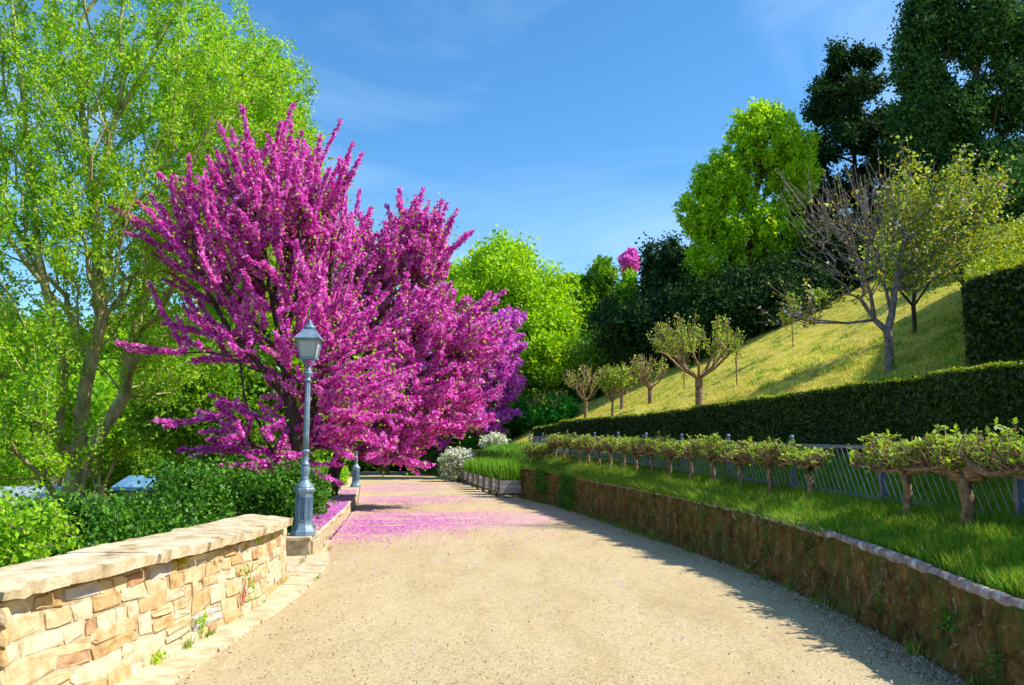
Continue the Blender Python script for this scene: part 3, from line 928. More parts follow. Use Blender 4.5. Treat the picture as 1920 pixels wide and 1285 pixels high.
for i in range(len(postY) - 1):
    for nm, dz in (('bottom_rail', .055), ('top_rail', .655)):
        b_ = MB(); ya, yb = postY[i] + .032, postY[i + 1] - .032
        pa_ = np.array((float(fenceX(ya)), ya, float(fenceZ(ya)) + dz)); pb_ = np.array((float(fenceX(yb)), yb, float(fenceZ(yb)) + dz))
        d = pb_ - pa_; s = np.array((-d[1], d[0], 0)); s = s / np.linalg.norm(s) * .014; u = np.array((0, 0, .021))
        V = [pa_ - s - u, pa_ + s - u, pa_ + s + u, pa_ - s + u, pb_ - s - u, pb_ + s - u, pb_ + s + u, pb_ - s + u]
        b_.add(np.array(V) - fo, [(0, 1, 2, 3), (7, 6, 5, 4), (0, 4, 5, 1), (1, 5, 6, 2), (2, 6, 7, 3), (3, 7, 4, 0)])
        link(nm, b_.mesh(nm, FENCE), fence)
rodme = None
y = 5.2
while y < 34.0:
    ya, yb = y, y + .34
    pb_ = np.array((float(fenceX(yb)), yb, float(fenceZ(yb)) + .64)); pa_ = np.array((float(fenceX(ya)), ya, float(fenceZ(ya)) + .07))
    if rodme is None:
        b_ = MB(); b_.tube([(0, 0, 0), (0, 0, 1)], .0042, 4); rodme = b_.mesh('rod', RODM)
    o = link('rod', rodme, fence); d = Vector(pb_ - pa_); o.location = Vector(pa_ - fo); o.rotation_euler = d.to_track_quat('Z', 'Y').to_euler(); o.scale = (1, 1, d.length)
    y += .135 if y < 30 else .2

# ================================================================== ESPALIERS
def make_espalier(seed, span_l, span_r, hgt, thick, fork, nl=9):
    rg = np.random.default_rng(seed)
    nodes = []; tb = MB(); tw = []; tips = []
    P = [np.array((0, 0, -.05))]
    for i in range(1, 6): P.append(np.array((rg.normal() * .012, rg.normal() * .012, fork * i / 5)))
    tb.tube(P, [thick * 1.25, thick, thick * .9, thick * 1.02, thick * .92, thick * 1.15], 9)
    arms = []
    for s, span in ((-1, span_l), (1, span_r)):
        for q in range(3 if span > .5 else 2):
            a = [P[-1].copy()]; n = 8
            for i in range(1, n + 1):
                t = i / n
                a.append(P[-1] + np.array((s * span * t * (1 - .18 * q), rg.normal() * .06 + (q - 1) * .12 * t, .03 + .06 * q * t + (.05 * t) + rg.normal() * .022)))
            r = [(thick * .66 * (1 - .75 * i / n) + .006) * rg.uniform(.85, 1.25) for i in range(n + 1)]
            tb.tube(a, r, 7); arms.append(a)
    SP0 = []; SP1 = []; r0 = []; r1 = []
    for a in arms:
        for i in range(1, len(a)):
            for _ in range(nl):
                t = rg.random(); p0 = a[i - 1] * (1 - t) + a[i] * t
                h = rg.uniform(.06, hgt)
                mid = p0 + np.array((rg.normal() * .07, rg.normal() * .07, h * .5))
                end = mid + np.array((rg.normal() * .05, rg.normal() * .05, h * .55))
                SP0 += [p0, mid]; SP1 += [mid, end]; r0 += [.010, .007]; r1 += [.007, .004]
                tips.append(end)
                if rg.random() < .5: tips.append(mid)
                if rg.random() < .4:
                    e2 = mid + rg.normal(size=3) * .06 + np.array((0, 0, .03)); SP0.append(mid); SP1.append(e2); r0.append(.006); r1.append(.003); tips.append(e2)
    V, F = tubes(np.array(SP0), np.array(SP1), np.array(r0), np.array(r1), 4)
    trunk = tb.mesh('trunk', BARK_FRUIT, smooth=True)
    twigs = np_mesh('twig_cluster', V, [F], BARK_FRUIT)
    T = np.array(tips); T = T[rg.random(len(T)) < .55]
    n = 6; C = np.repeat(T, n, 0)
    d = unit(rg.normal(size=(len(C), 3)) * np.array((1, 1, .5)) + np.array((0, 0, .35)))
    s = rg.uniform(.018, .040, len(C))[:, None]
    v = unit(np.cross(d, rg.normal(size=d.shape) * .3 + np.array((0, 0, 1)))) * s * .5
    b0 = C + d * s * .15
    V = np.stack([b0, b0 + d * s * 1.0 + v, b0 + d * s * 2.0 + np.array((0, 0, -.004)), b0 + d * s * 1.0 - v], 1).reshape(-1, 3)
    leaves = np_mesh('leaves', V, [np.arange(len(V)).reshape(-1, 4)], LEAF_FRUIT)
    return trunk, twigs, leaves
protos = [make_espalier(31, .75, .75, .22, .040, .40, 7), make_espalier(32, .8, .7, .19, .036, .42, 7), make_espalier(33, .65, .8, .25, .040, .38, 7), make_espalier(34, .8, .8, .17, .034, .44, 6),
          make_espalier(35, .80, .95, .26, .056, .44, 6), make_espalier(36, .85, .8, .24, .042, .44, 6), make_espalier(37, .34, .42, .12, .040, .43, 6)]
ESPX = [1980, 1798, 1690, 1511, 1438, 1383, 1333, 1292, 1253, 1220, 1191, 1168, 1143, 1122, 1102, 1085, 1069, 1056, 1041, 1029, 1018, 1005, 994]
ESPL = ['espaliered fruit tree cut off by the right edge of the photo',
        'thickest espaliered fruit tree with heavy crooked arms and fresh leaves, in front of the railing',
        'large espaliered fruit tree with slim trunk, just left of the thickest one',
        'stubby espaliered fruit tree with narrow bare-topped crown, standing alone beside the gap in the row',
        'espaliered fruit tree left of the stubby one, straight orange-brown trunk under a full leafy crown',
        'espaliered fruit tree, second left of the stubby narrow one, stout trunk']
def esp_pos(pxx):
    lo, hi = 4.5, 60
    for _ in range(50):
        mid = (lo + hi) / 2
        if (float(fenceX(mid)) - .32) / mid * 1550 + 960 > pxx: lo = mid
        else: hi = mid
    return (float(fenceX(lo)) - .32, lo)
ordn = ['third', 'fourth', 'fifth', 'sixth', 'seventh', 'eighth', 'ninth', 'tenth']
orde = ['nearest the far end', 'second from the far end', 'third from the far end', 'fourth from the far end', 'fifth from the far end', 'sixth from the far end', 'seventh from the far end', 'eighth from the far end', 'ninth from the far end', 'tenth from the far end']
for i, pxx in enumerate(ESPX):
    x, y = esp_pos(pxx)
    if i < 6: lab = ESPL[i]
    elif i < 13: lab = 'small espaliered fruit tree, ' + ordn[i - 6] + ' to the left of the stubby narrow one in the row'
    else: lab = 'tiny distant espaliered fruit tree, ' + orde[len(ESPX) - 1 - i] + ' of the row'
    w = groundz(x, y)
    slope = math.atan2(float(fenceX(y + .5)) - float(fenceX(y - .5)), 1)
    t = empty('espalier_tree', (x, y, w), lab, 'fruit tree', 'espaliered fruit trees in a row along the railing', rz=math.pi / 2 - slope + math.pi * (i % 2 if i not in (1, 2, 3) else 1))
    pr = protos[{0: 5, 1: 4, 2: 5, 3: 6}.get(i, i % 4)]
    for nm, me in zip(('trunk', 'twigs', 'leaves'), pr):
        link(nm, me, t)
    sc_ = {1: 1.08, 2: 1.04, 3: .98}.get(i, 1.0 + .06 * math.sin(i * 2.3)); 
    if i > 15: sc_ *= 1.05
    t.scale = (sc_ * (1 if i < 8 else .95), sc_, sc_)

# ================================================================== HEDGES
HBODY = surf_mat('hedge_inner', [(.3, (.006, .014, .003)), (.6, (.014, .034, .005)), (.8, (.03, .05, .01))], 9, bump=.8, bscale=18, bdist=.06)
def surf_leaves(P, Nn, n_in, size, rng, spread=.02, bias=.3):
    Q = P + rng.normal(size=P.shape) * spread
    return quads_at(Q, size, rng, .55, normal=Nn, nbias=bias, tri=True)
def hedge_curve(name, label, ya, yb, ztop, thick, nfront, ntop, lya):
    rg = np.random.default_rng(int(ya * 7 + 500))
    o0 = np.array((float(hedgeX(12)), 12.0, 1.5)); t = empty(name, tuple(o0), label, 'hedge')
    ys = np.arange(ya, yb + .01, .35); V = []
    for y in ys:
        x = float(hedgeX(y)); z0 = float(hedgeB(y)) - .15; z1 = float(ztop(y)) - .03
        for (dx, z) in ((.02, z0), (.03, (z0 + z1) / 2), (.05, z1 - .02), (.08, z1), (thick - .05, z1), (thick, z0 - .1)): V.append(np.array((x + dx, y, z)) - o0)
    n = 6; F = []
    for i in range(len(ys) - 1):
        for j in range(n - 1): a = i * n + j; F.append((a, a + 1, a + n + 1, a + n))
    F.append(tuple(range(n))); F.append(tuple((len(ys) - 1) * n + j for j in range(n))[::-1])
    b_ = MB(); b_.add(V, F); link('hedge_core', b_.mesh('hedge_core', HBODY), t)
    # denser near the camera: sample in 1/y
    def ysamp(n): u = rg.uniform(1 / yb ** .8, 1 / lya ** .8, n); return u ** (-1 / .8)
    y = ysamp(nfront); h = rg.uniform(0, 1, nfront); x = hedgeX(y) + .02 + .02 * np.sin(y * 3) * h; z = (hedgeB(y) - .12) * (1 - h) + (ztop(y)) * h
    P = np.stack([x, y, z], 1); sz = .014 + .0011 * y
    V, F = surf_leaves(P - o0, np.array((-1.0, 0, .15)), 0, 1.0, rg)
    C = (P - o0); V = V.reshape(-1, 3, 3); cen = V.mean(1, keepdims=True); V = (V - cen) * sz[:, None, None] + C[:, None, :] + rg.normal(size=(nfront, 1, 3)) * .014
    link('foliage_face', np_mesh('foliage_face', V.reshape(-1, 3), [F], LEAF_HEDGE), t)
    y = ysamp(ntop); s = rg.uniform(0, 1, ntop); x = hedgeX(y) + .0 + (thick + .02) * s; z = ztop(y) + rg.normal(size=ntop) * .012 + .02 * np.sin(y * 2.1) + .012 * np.sin(y * 5.7)
    P = np.stack([x, y, z], 1); sz = (.013 + .0011 * y)
    V, F = quads_at(P - o0, 1.0, rg, .5, tri=True)
    V = V.reshape(-1, 3, 3); cen = V.mean(1, keepdims=True); V = (V - cen) * sz[:, None, None] + (P - o0)[:, None, :]
    link('foliage_top', np_mesh('foliage_top', V.reshape(-1, 3), [F], LEAF_HEDGE_LIT), t)
    # end face
    m_ = 1500; y = np.full(m_, yb) + rg.normal(size=m_) * .02; x = hedgeX(y) + rg.uniform(0, thick, m_)
    return t
zt1 = curve([(-14, 2.5), (8, 2.52), (10, 2.56), (12.4, 2.60), (22, 2.62), (24.6, 2.66), (30, 2.78), (34.6, 2.88), (150, 2.9)])
hedge_curve('clipped_hedge', 'long dark clipped hedge with sunlit flat top above the railing', -4, 34.6, zt1, .62, 95000, 42000, 7.2)
hedge_curve('clipped_hedge', 'short lower far end block of clipped hedge beyond the long one', 34.75, 40.6, lambda y: 2.76 + 0 * np.asarray(y, float), .8, 7000, 4500, 34.75)

def hedge_hexa(name, label, B, T, dens, top_mat=None, face_mat=None, size=.035):
    """B,T: 4 bottom and 4 top corners (front-left, front-right, back-right, back-left)"""
    rg = np.random.default_rng(77); o0 = np.array(B[0]); B = np.array(B) - o0; T = np.array(T) - o0
    t = empty(name, tuple(o0), label, 'hedge')
    cen = np.concatenate([B, T]).mean(0)
    sh = lambda P: cen + (P - cen) * np.array((.985, .985, .985))
    b_ = MB(); b_.add(np.concatenate([sh(B), sh(T)]), [(0, 3, 2, 1), (4, 5, 6, 7), (0, 1, 5, 4), (1, 2, 6, 5), (2, 3, 7, 6), (3, 0, 4, 7)])
    link('hedge_core', b_.mesh('hedge_core', HBODY), t)
    def face(a, b, c, d, m_, nm):
        ar = np.linalg.norm(np.cross(b - a, d - a)); n = int(ar * dens)
        u = rg.random(n)[:, None]; v = rg.random(n)[:, None]
        P = (a * (1 - u) + b * u) * (1 - v) + (d * (1 - u) + c * u) * v + rg.normal(size=(n, 3)) * .03
        V, F = quads_at(P, size, rg, .55, tri=True); link(nm, np_mesh(nm, V, [F], m_), t)
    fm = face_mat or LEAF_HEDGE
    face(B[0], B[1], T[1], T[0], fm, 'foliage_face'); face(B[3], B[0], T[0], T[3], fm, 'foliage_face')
    face(T[0], T[1], T[2], T[3], top_mat or LEAF_HEDGE_LIT, 'foliage_top')
    return t
fl = (8.05, 14.4); fr_ = (8.7, 7.0); bl = (14.6, 26.0); br = (17.5, 16.0)
zb = lambda p: float(hillz(p[0], p[1])) - .4
hedge_hexa('hedge_block', 'tall square cut hedge with sloping sunlit top on the hillside at the right edge',
           [(*fl, zb(fl)), (*fr_, zb(fr_)), (*br, zb(br)), (*bl, zb(bl))],
           [(*fl, 4.62), (*fr_, 4.5), (*br, 8.9), (*bl, 8.4)], 620, size=.045)
# ================================================================== PINK TREES
def P16(x, y, Y, base):
    return tuple(px(x, y, Y=Y) - np.array(base))
# nearest redbud
b1 = (-4.35, 16.2, float(leftz(-4.35, 16.2)) - .05)
tr = [[(0, 0, 0), (.05, 0, .9), P16(560, 850, 16.1, b1), P16(545, 760, 16, b1), P16(530, 640, 16, b1), P16(500, 500, 15.9, b1), P16(480, 400, 15.8, b1)],
      [P16(560, 850, 16.1, b1), P16(590, 760, 16.3, b1), P16(610, 640, 16.5, b1), P16(620, 520, 16.6, b1), P16(640, 420, 16.6, b1)],
      [P16(545, 760, 16, b1), P16(500, 700, 15.6, b1), P16(430, 620, 15.3, b1), P16(380, 530, 15.2, b1)],
      [P16(530, 640, 16, b1), P16(570, 520, 15.4, b1), P16(560, 420, 15.3, b1)],
      [P16(560, 850, 16.1, b1), P16(510, 790, 15.2, b1), P16(450, 770, 14.9, b1)]]
def E(x, y, Y, base, rx, ry, rz, n, sh=.45):
    return (P16(x, y, Y, base), (rx, ry, rz), n, sh)
tg = [E(470, 480, 15.8, b1, 1.5, 1.5, 1.6, 200), E(575, 450, 16.2, b1, 1.1, 1.5, 1.6, 190), E(505, 365, 15.8, b1, .9, 1.0, .8, 80), E(355, 450, 15.3, b1, .65, .8, .5, 34), E(425, 640, 15.2, b1, .9, 1.0, .55, 44),
      E(580, 650, 16, b1, 1.2, 1.3, 1.4, 180), E(450, 790, 15.1, b1, .7, .8, .5, 22), E(620, 770, 16.4, b1, .8, 1.0, .8, 100), E(540, 860, 15.6, b1, .5, .4, .25, 20)]
FL = dict(size=.037, spread=.020, aspect=.75)
tree('redbud_tree', 'nearest and tallest pink blossoming tree, behind the lamp post with straggling branches at its left', 'tree', b1, tr, tg, BARK_DARK, .007, .16,
     [dict(mat=BLOSSOM_A, n=125000, name='blossom', **FL), dict(mat=LEAF_LIME, n=7000, size=.032, spread=.12, name='young_leaves')],
     bf=.35, seed=21, group='pink blossoming trees beside the path', shoots=(640, .3, 1.25, .45), up=.3)
# second redbud
b2 = (-5.55, 25.6, float(leftz(-5.55, 25.6)) - .05)
tr = [[(0, 0, 0), (.1, 0, 1.2), P16(655, 800, 25.2, b2), P16(680, 700, 25, b2), P16(710, 580, 25, b2), P16(740, 460, 25, b2)],
      [P16(655, 800, 25.2, b2), P16(720, 740, 24.6, b2), P16(790, 660, 24.4, b2), P16(840, 590, 24.3, b2)],
      [P16(655, 800, 25.2, b2), P16(700, 810, 24, b2), P16(760, 820, 23.4, b2)]]
tg = [E(745, 490, 25, b2, 1.4, 1.7, 1.7, 300), E(660, 560, 25.5, b2, 1.3, 1.6, 2.0, 260), E(780, 620, 24.6, b2, 1.35, 1.8, 1.6, 320), E(865, 650, 24.6, b2, 1.0, 1.1, 1.1, 170), E(840, 760, 24.4, b2, .9, 1.1, 1.0, 130), E(800, 480, 24.8, b2, .9, 1.2, 1.0, 120), E(690, 760, 24.2, b2, 1.3, 1.6, 1.1, 240), E(780, 760, 24, b2, 1.2, 1.3, 1.1, 220),
      E(640, 820, 23.6, b2, .7, .9, .5, 70), E(740, 850, 23.6, b2, .9, .9, .35, 80)]
tree('redbud_tree', 'middle pink blossoming tree whose low branches reach over the path', 'tree', b2, tr, tg, BARK_DARK, .009, .19,
     [dict(mat=BLOSSOM_A, n=120000, size=.050, spread=.036, aspect=.75, name='blossom'), dict(mat=LEAF_LIME, n=8000, size=.045, spread=.15, name='young_leaves')],
     bf=.35, seed=22, group='pink blossoming trees beside the path', shoots=(760, .3, 1.1, .4), up=.3)
# third
b3 = (-3.2, 52.3, -.05)
tr = [[(0, 0, 0), (0, 0, 2.0), (.3, 0, 4.5), (.6, 0, 7)], [(0, 0, 2.0), (1.5, -.5, 3.8), (2.4, -.5, 5)], [(0, 0, 2.0), (-1.4, 0, 3.5), (-2.2, 0, 5)]]
tg = [E(890, 690, 52, b3, 2.8, 2.6, 2.8, 420), E(930, 640, 51.5, b3, 1.4, 1.6, 1.7, 130), E(840, 740, 52, b3, 2.2, 2.2, 2.5, 230), E(900, 790, 51, b3, 1.4, 1.4, 1.0, 110), E(800, 800, 50.5, b3, 2.0, 1.6, 1.3, 130), E(935, 730, 51.5, b3, 1.1, 1.4, 2.0, 110)]
tree('redbud_tree', 'farthest of the roadside blossom trees, more violet, right of the others and above the planters', 'tree', b3, tr, tg, BARK_DARK, .012, .22,
     [dict(mat=BLOSSOM_B, n=80000, size=.088, spread=.10, aspect=.8, name='blossom'), dict(mat=LEAF_LIME, n=3500, size=.08, spread=.25, name='young_leaves')],
     bf=.35, seed=23, group='pink blossoming trees beside the path', shoots=(420, .5, 1.3, .35), up=.2)

# ================================================================== GREEN TREES ON THE LEFT
bA = (-8.55, 16.6, float(leftz(-8.55, 16.6)) - .1)
q = lambda x, y, Y=16.6: P16(x, y, Y, bA)
tr = [[(0, 0, 0), q(135, 930), q(146, 880), q(150, 800, 16.4), q(172, 670, 16.3), q(190, 600, 16.2), q(182, 480, 16.2), q(178, 380, 16), q(165, 300, 16), q(150, 180, 16), q(150, 40, 16)],
      [q(178, 380, 16), q(196, 310, 15.8), q(210, 240, 15.8), q(280, 120, 15.6), q(330, 0, 15.6)],
      [q(146, 880), q(178, 830, 17), q(232, 745, 17.4), q(258, 600, 17.6), q(300, 450, 17.6), q(360, 300, 17.6), q(420, 180, 17.6), q(470, 60, 17.6)],
      [q(146, 880), q(108, 830, 16), q(120, 700, 15.8), q(100, 600, 15.8), q(70, 470, 15.6), q(60, 330, 15.6), q(40, 150, 15.5), q(20, 0, 15.5)],
      [q(150, 800, 16.4), q(120, 740, 15), q(60, 640, 14.6), q(10, 540, 14.4), q(-60, 420, 14.3)],
      [q(232, 745, 17.4), q(250, 640, 18.6), q(330, 520, 19), q(440, 380, 19.3), q(510, 260, 19.4)],
      [q(172, 670, 16.3), q(215, 520, 15), q(240, 400, 14.7), q(300, 260, 14.6), q(400, 150, 14.5)]]
EA = lambda x, y, Y, rx, ry, rz, n, sh=.5: E(x, y, Y, bA, rx, ry, rz, n, sh)
tg = [EA(150, 150, 16, 3.2, 2.8, 3.2, 700), EA(380, 190, 17.3, 2.1, 2.4, 2.3, 420), EA(60, 420, 15.4, 2.4, 2.0, 2.0, 380), EA(260, 380, 16.6, 2.3, 2.4, 2.0, 330), EA(530, 270, 19, 1.0, 1.2, 1.6, 200), EA(520, 150, 18.5, .9, 1.2, 1.0, 110), EA(440, 420, 18.5, 1.2, 1.3, 1.2, 130), EA(300, -120, 16.5, 2.4, 2.2, 2.0, 160), EA(-80, 0, 15.5, 2.2, 2.2, 3.0, 200),
      EA(20, 640, 14.8, 1.5, 1.4, 1.0, 150), EA(230, 600, 17.4, 1.6, 1.6, 1.2, 160), EA(30, 790, 14.4, 1.4, 1.2, 1.1, 150), EA(300, 700, 18.5, 1.0, 1.3, .7, 60)]
tree('broadleaf_tree', 'big light green tree with pale mossy forked trunk, filling the upper left of the photo', 'tree', bA, tr, tg, BARK_PALE, .009, .21,
     [dict(mat=LEAF_SPRING, n=132000, size=.036, spread=.085, aspect=.6, name='crown')], bf=.5, seed=31, up=.1)
bB = (-9.8, 26.0, float(leftz(-9.8, 26)) - .1)
q = lambda x, y, Y=26: P16(x, y, Y, bB)
EB = lambda x, y, Y, rx, ry, rz, n, sh=.5: E(x, y, Y, bB, rx, ry, rz, n, sh)
tr = [[(0, 0, 0), q(378, 800), q(385, 600), q(400, 420), q(430, 240)], [q(385, 600), q(440, 430), q(500, 280)], [q(385, 600), q(330, 450), q(320, 250)]]
tree('broadleaf_tree', 'light green tree whose rounded top stands behind the nearest pink tree', 'tree', bB, tr,
     [EB(420, 230, 26, 2.6, 2.6, 3.4, 420), EB(520, 300, 26, 1.5, 2, 2.2, 200), EB(380, 480, 26, 2.6, 2.4, 2.4, 260), EB(500, 480, 26, 2.0, 2.0, 2.6, 200), EB(390, 660, 26, 2.6, 2.2, 1.6, 160)], BARK_PALE, .012, .24,
     [dict(mat=LEAF_SPRING, n=36000, size=.075, spread=.14, name='crown')], bf=.5, seed=32)
# lower trees and shrubs beyond the wall
def blob_tree(name, label, cat, pxc, pyc, Y, w, h, gz, n, size, lm, bark=BARK_PALE, seed=1, group=None, nt_=160, spread=.3, trunk_r=.12, d=None, sh=.4, extra=None, droop=None, flat=0, bf=.5):
    c = px(pxc, pyc, Y=Y); base = (float(c[0]), float(c[1]), gz)
    hh = float(c[2]) - gz; d = d or w
    tr = [[(0, 0, 0), (0.05 * w, 0, hh * .4), (0, 0, hh * .75), (0, 0, hh + h * .2)], [(0.05 * w, 0, hh * .4), (-.3 * w, .1, hh * .8), (-.45 * w, 0, hh)], [(0.05 * w, 0, hh * .4), (.35 * w, .1, hh * .85), (.5 * w, 0, hh)]]
    tgt = [((0, 0, hh), (w, d, h), nt_, sh)] + (extra or [])
    return tree(name, label, cat, base, tr, tgt, bark, .012 * max(1, Y / 25), trunk_r, [dict(mat=lm, n=n, size=size, spread=spread, name='crown', droop=droop, flat=flat)], bf=bf, seed=seed, group=group)
gl = 'low green trees beyond the rubble wall'
blob_tree('garden_tree', 'dense mid green low tree behind the straggling left branches of the nearest pink tree', 'tree', 400, 760, 24, 2.2, 1.5, -2.4, 26000, .075, LEAF_MID, seed=41, group=gl, nt_=220)
blob_tree('garden_tree', 'green low tree behind the trunk of the big forked tree', 'tree', 190, 760, 34, 3.4, 1.9, -2.6, 22000, .11, LEAF_SPRING, seed=42, group=gl, nt_=220)
blob_tree('garden_tree', 'green low tree at the far left edge below the big forked tree crown', 'tree', -10, 720, 36, 4.5, 3.4, -2.6, 26000, .12, LEAF_MID, seed=43, group=gl, nt_=240)
blob_tree('garden_tree', 'olive green low tree left of the blue sheet roof', 'tree', 120, 700, 48, 5, 3.2, -2.6, 22000, .15, LEAF_MID, seed=44, group=gl, nt_=240)
blob_tree('garden_tree', 'broad green tree in front of the far tan house', 'tree', 110, 810, 60, 7, 3.0, -2.6, 26000, .16, LEAF_SPRING, seed=48, group=gl, nt_=240)
blob_tree('garden_tree', 'low bushy tree far behind the blue sheet roof, beside the big forked trunk', 'tree', 235, 875, 52, 3.2, 1.6, -2.6, 9000, .13, LEAF_MID, seed=50, group=gl, nt_=120)
blob_tree('garden_tree', 'low bushy tree left of the near shed roof', 'tree', -20, 860, 30, 2.4, 1.2, -2.6, 9000, .09, LEAF_SPRING, seed=49, group=gl, nt_=120)
blob_tree('garden_tree', 'bright low tree glimpsed between the big forked tree and the nearest pink tree', 'tree', 320, 680, 45, 4.4, 3.2, -2.6, 24000, .14, LEAF_SPRING, seed=45, group=gl, nt_=240)
blob_tree('garden_tree', 'tall green tree glimpsed behind the nearest and middle pink trees', 'tree', 560, 620, 42, 5.5, 6.0, -2.4, 36000, .15, LEAF_LIME, seed=46, group=gl, nt_=320, trunk_r=.3)
blob_tree('garden_tree', 'shaded green tree behind the middle pink tree, left of the path bend', 'tree', 720, 740, 62, 6, 5.0, -2.2, 30000, .19, LEAF_MID, seed=47, group=gl, nt_=300, trunk_r=.3)
# glossy shrubs just behind the wall
gs = 'glossy evergreen shrubs behind the rubble wall'
shr = [(95, 1020, 10.0, .9, .6, 11000, 'glossy green shrub behind the near end of the rubble wall'),
       (215, 1000, 11.8, 1.0, .62, 13000, 'dark glossy shrub behind the middle of the rubble wall'),
       (330, 962, 13.2, 1.1, .62, 16000, 'dark glossy shrub below the lowest left pink branches'),
       (430, 945, 13.8, 1.0, .62, 13000, 'dark glossy shrub behind the flat far end of the coping'),
       (520, 940, 14.0, .75, .62, 10000, 'dark glossy shrub directly left of the lamp pedestal'),
       (572, 925, 18.0, .45, .4, 8000, 'green shrub right of the lamp pedestal at the foot of the nearest pink tree'),
       (420, 900, 18.0, 1.4, .6, 14000, 'bushy green shrub behind the wall shrubs under the pink branches')]
for i, (x, y, Y, w, h, n, lb) in enumerate(shr):
    c = px(x, y, Y=Y); gz = float(leftz(c[0], Y)); rg = np.random.default_rng(60 + i)
    hh = float(c[2]) - gz; base = (float(c[0]), Y, gz)
    cl = []
    for k in range(7):
        cl.append(((rg.normal() * w * .4, rg.normal() * w * .4, hh + rg.normal() * h * .3), (w * .55, w * .55, h * .5), 26, .4))
    cl.append(((0, 0, hh * .5), (w * .9, w * .8, hh * .55), 70, .4))
    tree('garden_shrub', lb, 'shrub', base, [[(0, 0, 0), (0, 0, hh * .4), (0, 0, hh * .8)], [(0, 0, hh * .4), (.4 * w, 0, hh * .7)], [(0, 0, hh * .4), (-.4 * w, 0, hh * .7)]], cl, BARK_DARK, .005, .03,
         [dict(mat=LEAF_GLOSSY, n=int(n * 1.35), size=.0345 * max(1, Y / 13), spread=.11, name='foliage')], seed=60 + i, group=gs)
c = px(10, 1000, Y=8.5); gz = float(leftz(c[0], 8.5))
tree('garden_shrub', 'light green twiggy shrub at the left edge above the end of the coping', 'shrub', (float(c[0]), 8.5, gz), [[(0, 0, 0), (0, 0, .8), (.1, 0, 1.6)]],
     [((0, 0, c[2] - gz - .1), (.75, .5, .55), 160, .4), ((-.3, 0, c[2] - gz - .8), (.7, .5, .6), 80, .4)], BARK_FRUIT, .004, .03, [dict(mat=LEAF_SPRING, n=5500, size=.03, spread=.07, name='foliage')], seed=70)

# ================================================================== SHEDS AND FAR HOUSES
ROOFG = surf_mat('roof_grey_sheet', [(.3, (.16, .24, .26)), (.7, (.38, .46, .48))], 2, rough=.6, bump=.2)
ROOFB = surf_mat('roof_blue_sheet', [(.3, (.05, .15, .34)), (.7, (.18, .34, .52))], 2, rough=.5, bump=.2)
TANW = surf_mat('house_render_tan', [(.3, (.42, .28, .16)), (.7, (.60, .44, .28))], 1.5, bump=.2)
TERRA = surf_mat('roof_terracotta', [(.3, (.25, .09, .04)), (.7, (.45, .20, .10))], 3, bump=.3)
WINM = surf_mat('window_dark', [(.3, (.02, .025, .03)), (.7, (.05, .06, .07))], 1, bump=0, rough=.2, spec=.6)
def house(name, label, cat, c, w, d, h, ridge, rm, wins, rz=0, gz=-2.6):
    t = empty(name, (c[0], c[1], gz), label, cat, rz=rz)
    b = MB(); b.box((0, 0, h / 2), (w, d, h)); link('wall', b.mesh('wall', TANW), t)
    e = .25
    b = MB()
    for s in (1, -1):
        V = [(-w / 2 - e, s * (d / 2 + e), h - .02), (w / 2 + e, s * (d / 2 + e), h - .02), (w / 2 + e, 0, h + ridge), (-w / 2 - e, 0, h + ridge)]
        V += [(x, y, z + .12) for x, y, z in V]
        b.add(V, [(0, 1, 2, 3), (7, 6, 5, 4), (0, 4, 5, 1), (1, 5, 6, 2), (2, 6, 7, 3), (3, 7, 4, 0)])
    b.add([(-w / 2, -d / 2, h), (-w / 2, d / 2, h), (-w / 2, 0, h + ridge - .05), (w / 2, -d / 2, h), (w / 2, d / 2, h), (w / 2, 0, h + ridge - .05)], [(0, 1, 2), (3, 5, 4)])
    link('roof', b.mesh('roof', rm), t)
    for (x, z) in wins:
        b = MB(); b.box((x, -d / 2 - .03, z), (.9, .12, 1.3)); wi = link('window', b.mesh('window', TANW), t)
        b = MB(); b.box((x, -d / 2 - .10, z), (.7, .04, 1.1)); link('pane', b.mesh('pane', WINM), wi)
    return t
house('garden_shed', 'low shed with grey sheet roof, left of the big forked tree trunk', 'shed', (-15.3, 24.5), 4.6, 3.4, 2.35, .75, ROOFG, [(0, 1.2)])
house('garden_shed', 'low shed with blue sheet roof, glimpsed between the trunks', 'shed', (-12.7, 30.5), 2.0, 2.2, 2.9, .35, ROOFB, [(0, 1.4)])
house('tower', 'tan square tower glimpsed through the branches of the big forked tree', 'building', (-42.7, 90), 3.0, 3.0, 18.6, .7, TERRA, [(0, 16.5)])
house('house', 'tan house with red tiled roof glimpsed behind the big forked tree', 'house', (-49.5, 90), 8.5, 7, 12.6, 1.8, TERRA, [(-2.5, 10.5), (0, 10.5), (2.5, 10.5), (-2.5, 7.5), (2.5, 7.5)])

